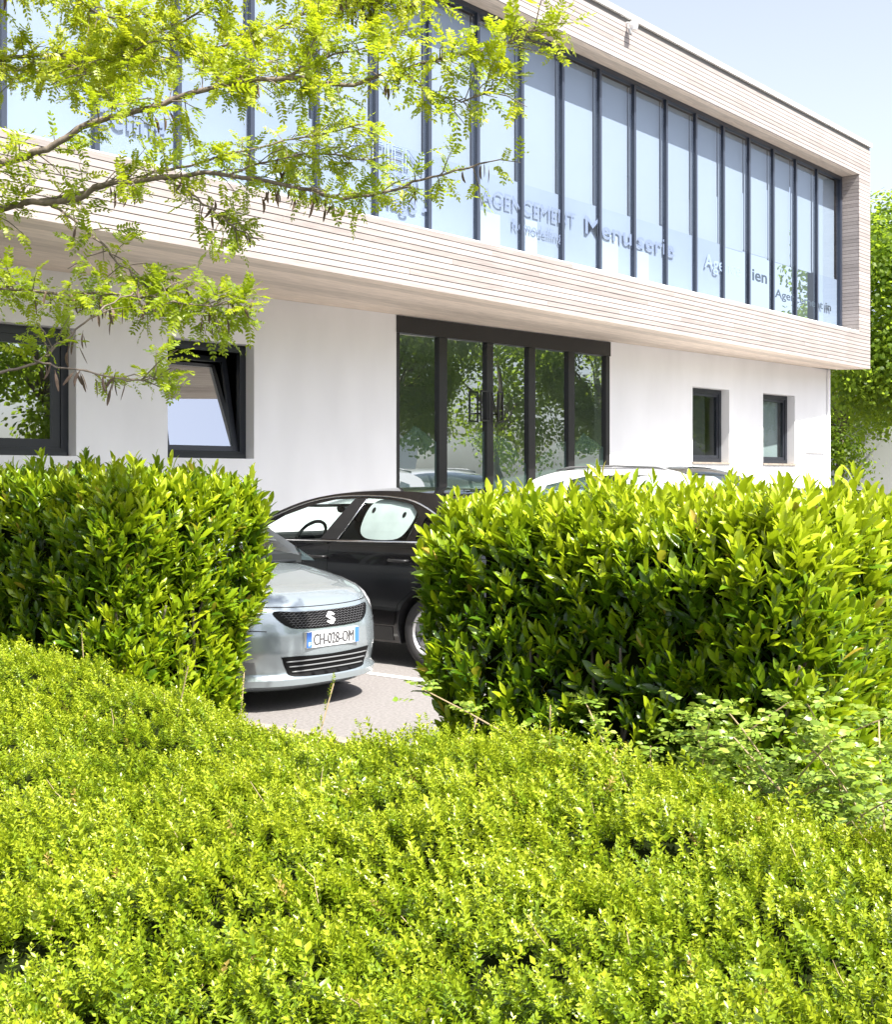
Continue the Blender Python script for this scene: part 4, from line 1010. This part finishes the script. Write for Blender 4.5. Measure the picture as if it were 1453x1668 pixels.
def compound(seed):
    r = np.random.default_rng(seed); n = int(r.integers(5, 8)); L = 1.; d = []; nn = []; T = []; s = []; dr = r.uniform(.1, .35)
    def pos(u): return np.array([0, u * L, -dr * u * u * L])
    for i in range(n):
        u = .22 + .75 * i / (n - 1)
        for sd in (-1, 1):
            T.append(pos(u)); d.append((sd * .85, .45, -.18 + r.normal() * .12)); nn.append((0 + r.normal() * .4 - sd * .25, .1 + r.normal() * .3, 1)); s.append(.29 * (1 - .25 * abs(u - .5) * 2) * r.uniform(.88, 1.1))
    T.append(pos(1.)); d.append((0, 1, -.4)); nn.append((0, .3, 1)); s.append(.22)
    V, F = scatter(OVAL_V * np.array([1.05, 1, 1]), OVAL_F, basis(np.array(d, float), np.array(nn, float)), np.array(T), np.array(s))
    k_ = [pos(u) for u in np.linspace(0, 1, 5)]; w_ = .008; rv = []; rf = []
    for p in k_: rv += [p + (-w_, 0, 0), p + (w_, 0, 0)]
    for i in range(4): rf += [(2 * i, 2 * i + 1, 2 * i + 3), (2 * i, 2 * i + 3, 2 * i + 2)]
    return np.concatenate([V, np.array(rv)]), np.concatenate([F, np.array(rf) + len(V)])
CMP = [compound(500 + i) for i in range(6)]
cT = np.array(cl_T); cM = basis(np.array(cl_d), np.array(cl_n)); cs = rng.uniform(.075, .155, len(cT)); ck = rng.integers(0, 6, len(cT))
ct = np.clip(.48 + .20 * (cT[:, 2] - 3.4) + rng.normal(size=len(cT)) * .17, 0, 1)
dist = np.linalg.norm(cT - CAM, axis=1); fwd = cT @ np.array([.767, .641, 0]); rgt = cT @ np.array([.641, -.767, 0])
vis = (np.abs(rgt / fwd) < .35) & ((cT[:, 2] - 1.62) / fwd < .38)
big = np.argsort(np.where(vis, -cs / dist, 0))[:300]; rest = np.setdiff1d(np.arange(len(cT)), big); parts = []
for k_ in range(6):
    i = rest[ck[rest] == k_]; V, F = scatter(CMP[k_][0], CMP[k_][1], cM[i], cT[i] - TL, cs[i]); parts.append((V, F, np.repeat(ct[i], len(CMP[k_][0]))))
V, F, t = merge(parts)
o = link(bpy.data.objects.new('foliage', tri_mesh('foliage', V, F, t, 'locust')), LT); o['kind'] = 'stuff'
lib = {(k_, j): tri_mesh('leaf', CMP[k_][0], CMP[k_][1], np.full(len(CMP[k_][0]), (.25, .45, .65, .85)[j]), 'locust') for k_ in range(6) for j in range(4)}
for i in big:
    lf = link(bpy.data.objects.new('leaf', lib[(int(ck[i]), int(np.clip(ct[i] * 4, 0, 3)))]), LT)
    lf.matrix_local = Matrix.Translation(Vector(cT[i] - TL)) @ (Matrix(cM[i].tolist()) * float(cs[i])).to_4x4()
pv = []; prof = [(0, .0012), (.012, .0012), (.018, .004), (.035, .0058), (.055, .0052), (.068, .003), (.075, .0006)]
podm = []
for q_ in range(3):
    v = []; cv = (.0, .006, -.008)[q_]
    for h, w_ in prof:
        xo = cv * math.sin(h / .075 * 3.1)
        v += [(xo - w_, 0, -h), (xo, -w_ * .35, -h), (xo + w_, 0, -h), (xo, w_ * .35, -h)]
    f = [(i * 4 + j, i * 4 + (j + 1) % 4, (i + 1) * 4 + (j + 1) % 4, (i + 1) * 4 + j) for i in range(len(prof) - 1) for j in range(4)]
    podm.append(mesh('seed_pod', v, f, 'pod'))
random.shuffle(pods)
pods.sort(key=lambda p: np.linalg.norm(p - CAM))
for p in pods[:300]:
    o = link(bpy.data.objects.new('seed_pod', random.choice(podm)), LT); o.location = Vector(p - TL)
    o.rotation_euler = (rng.normal() * .25, rng.normal() * .25, rng.uniform(0, 6.28)); o.scale = (1.5, 1.5, rng.uniform(1.0, 1.6))

# ================================================================== broadleaf trees
def crown_mesh(seed, R, H, n, leaf, zc):
    r = np.random.default_rng(seed); nb = 34
    bc = r.normal(size=(nb, 3)); bc /= np.linalg.norm(bc, axis=1, keepdims=True); bc *= (r.uniform(.25, 1, (nb, 1)) ** .5) * np.array([[R * .78, R * .78, H * .40]]); bc[:, 2] += zc
    br = r.uniform(.22, .40, nb) * R
    k_ = r.integers(0, nb, n); d = r.normal(size=(n, 3)); d /= np.linalg.norm(d, axis=1, keepdims=True)
    p = bc[k_] + d * br[k_][:, None] * (r.uniform(.45, 1.08, (n, 1)))
    nn = d + np.array([[0, 0, .5]]) + r.normal(size=(n, 3)) * .5
    M = basis(np.cross(nn, r.normal(size=(n, 3))), nn)
    V, F = scatter(OVAL_V * np.array([1.7, 1, 1]), OVAL_F, M, p, r.uniform(.6, 1.25, n) * leaf)
    t = np.clip(.45 + r.normal(size=n) * .2 + .15 * d[:, 2], 0, 1)
    return tri_mesh('crown', V, F, np.repeat(t, len(OVAL_V)), 'treeleaf'), bc
def trunk_mesh(seed, bc, zc, H):
    r = np.random.default_rng(seed); m = MB(); m.tube([(0, 0, -.05), (.04, .02, 1.2), (.0, .05, zc * .7), (.05, 0, zc + H * .25)], [.20, .16, .13, .05], 9)
    for q_ in bc[::3]: m.tube([(0, .03, zc * .55 + .1 * q_[2]), tuple(q_ * .5 + np.array([0, 0, zc * .42])), tuple(q_)], [.07, .04, .012], 5)
    return mesh('trunk', m.v, m.f, 'bark', True)
TREES = []
for sd, R, H, n, lf, zc in ((1, 3.1, 8.2, 11000, .15, 5.6), (2, 2.7, 7.4, 9500, .14, 5.0), (3, 3.4, 8.8, 42000, .125, 5.9)):
    cm, bc = crown_mesh(sd, R, H, n, lf, zc); TREES.append((trunk_mesh(sd, bc, zc, H), cm))
def tree(name, loc, kind, label, group=None, rz=0., sc=1.):
    root = thing(name, loc, label, 'tree', rz, group); root.scale = (sc, sc, sc)
    for nm, me in zip(('trunk', 'crown'), TREES[kind]): link(bpy.data.objects.new(nm, me), root)
    return root
tree('maple_tree', (32.8, 11.6, 0), 2, 'bright green broadleaf tree just past the right end of the building', rz=.4, sc=1.0)
tree('maple_tree', (37.5, 15.5, 0), 0, 'darker broadleaf tree standing behind the bright one past the building', rz=2.0, sc=.85)
for i, (x, y, kd, rz, sc, lb) in enumerate(((15.5, -8.5, 0, .2, 1.0, 'street tree nearest the camera, mirrored in the left ground-floor window'), (21, -9.5, 1, 1.4, 1.1, 'second street tree along, mirrored in the black-framed shopfront'),
        (26.5, -8.0, 2, 2.6, .95, 'third street tree along, mirrored at the right of the shopfront'), (32, -9, 1, 3.7, 1.0, 'fourth street tree along, mirrored low in the upper glass'),
        (35, -6.8, 2, 4.2, .95, 'fifth street tree along, mirrored in the last pane of the shopfront'), (40.5, -5, 0, 4.9, .9, 'farthest street tree, mirrored beside the right end of the upper glass'), (10.5, -10.5, 2, 5.3, .9, 'street tree behind the camera, mirrored deep in the left window'))):
    tree('street_tree', (x, y, 0), kd, lb, 'street trees mirrored in the glass', rz, sc)

# ================================================================== buildings past the car park
AN = thing('annex_building', (44, 14, 0), 'pale grey panelled outbuilding behind the trees past the white office', 'building')
MB().box(39, 52, 13.03, 20, 0, 5.0).build('wall', 'backing', AN)
for i in range(11):
    MB().box(39 + i * 1.18, 39 + i * 1.18 + 1.165, 13, 13.029, .02, 2.1).build('wall_panel', 'panel_grey', AN)
    MB().box(39 + i * 1.18, 39 + i * 1.18 + 1.165, 13, 13.029, 2.25, 5.0).build('wall_panel', 'panel_grey', AN)
MB().box(38.97, 38.999, 13.03, 20, 0, 5.0).build('end_panel', 'panel_grey', AN)
MB().box(39, 52, 12.97, 13.028, 2.101, 2.249).build('rail', 'strip_grey', AN)
MB().box(38.9, 52.1, 12.9, 20.1, 5.001, 5.15).build('roof_edge', 'coping', AN)
HO = thing('street_house', (30, -22, 0), 'pale house across the street, mirrored in the glazing', 'house')
MB().box(24, 36, -26, -19, 0, 5.2).build('wall', 'render_white', HO)
MB().add([(23.6, -18.6, 5.2), (36.4, -18.6, 5.2), (36.4, -26.4, 5.2), (23.6, -26.4, 5.2), (23.6, -22.5, 7.6), (36.4, -22.5, 7.6)], [(0, 1, 5, 4), (2, 3, 4, 5), (1, 2, 5), (3, 0, 4), (0, 3, 2, 1)]).build('roof', 'roof_tile', HO)
for i in range(4):
    w = MB().box(25.2 + i * 2.8, 26.4 + i * 2.8, -19.001, -18.97, 1.1, 2.5).build('window', 'anthracite', HO)
    w = MB().box(25.2 + i * 2.8, 26.4 + i * 2.8, -19.001, -18.97, 3.4, 4.6).build('window', 'anthracite', HO)
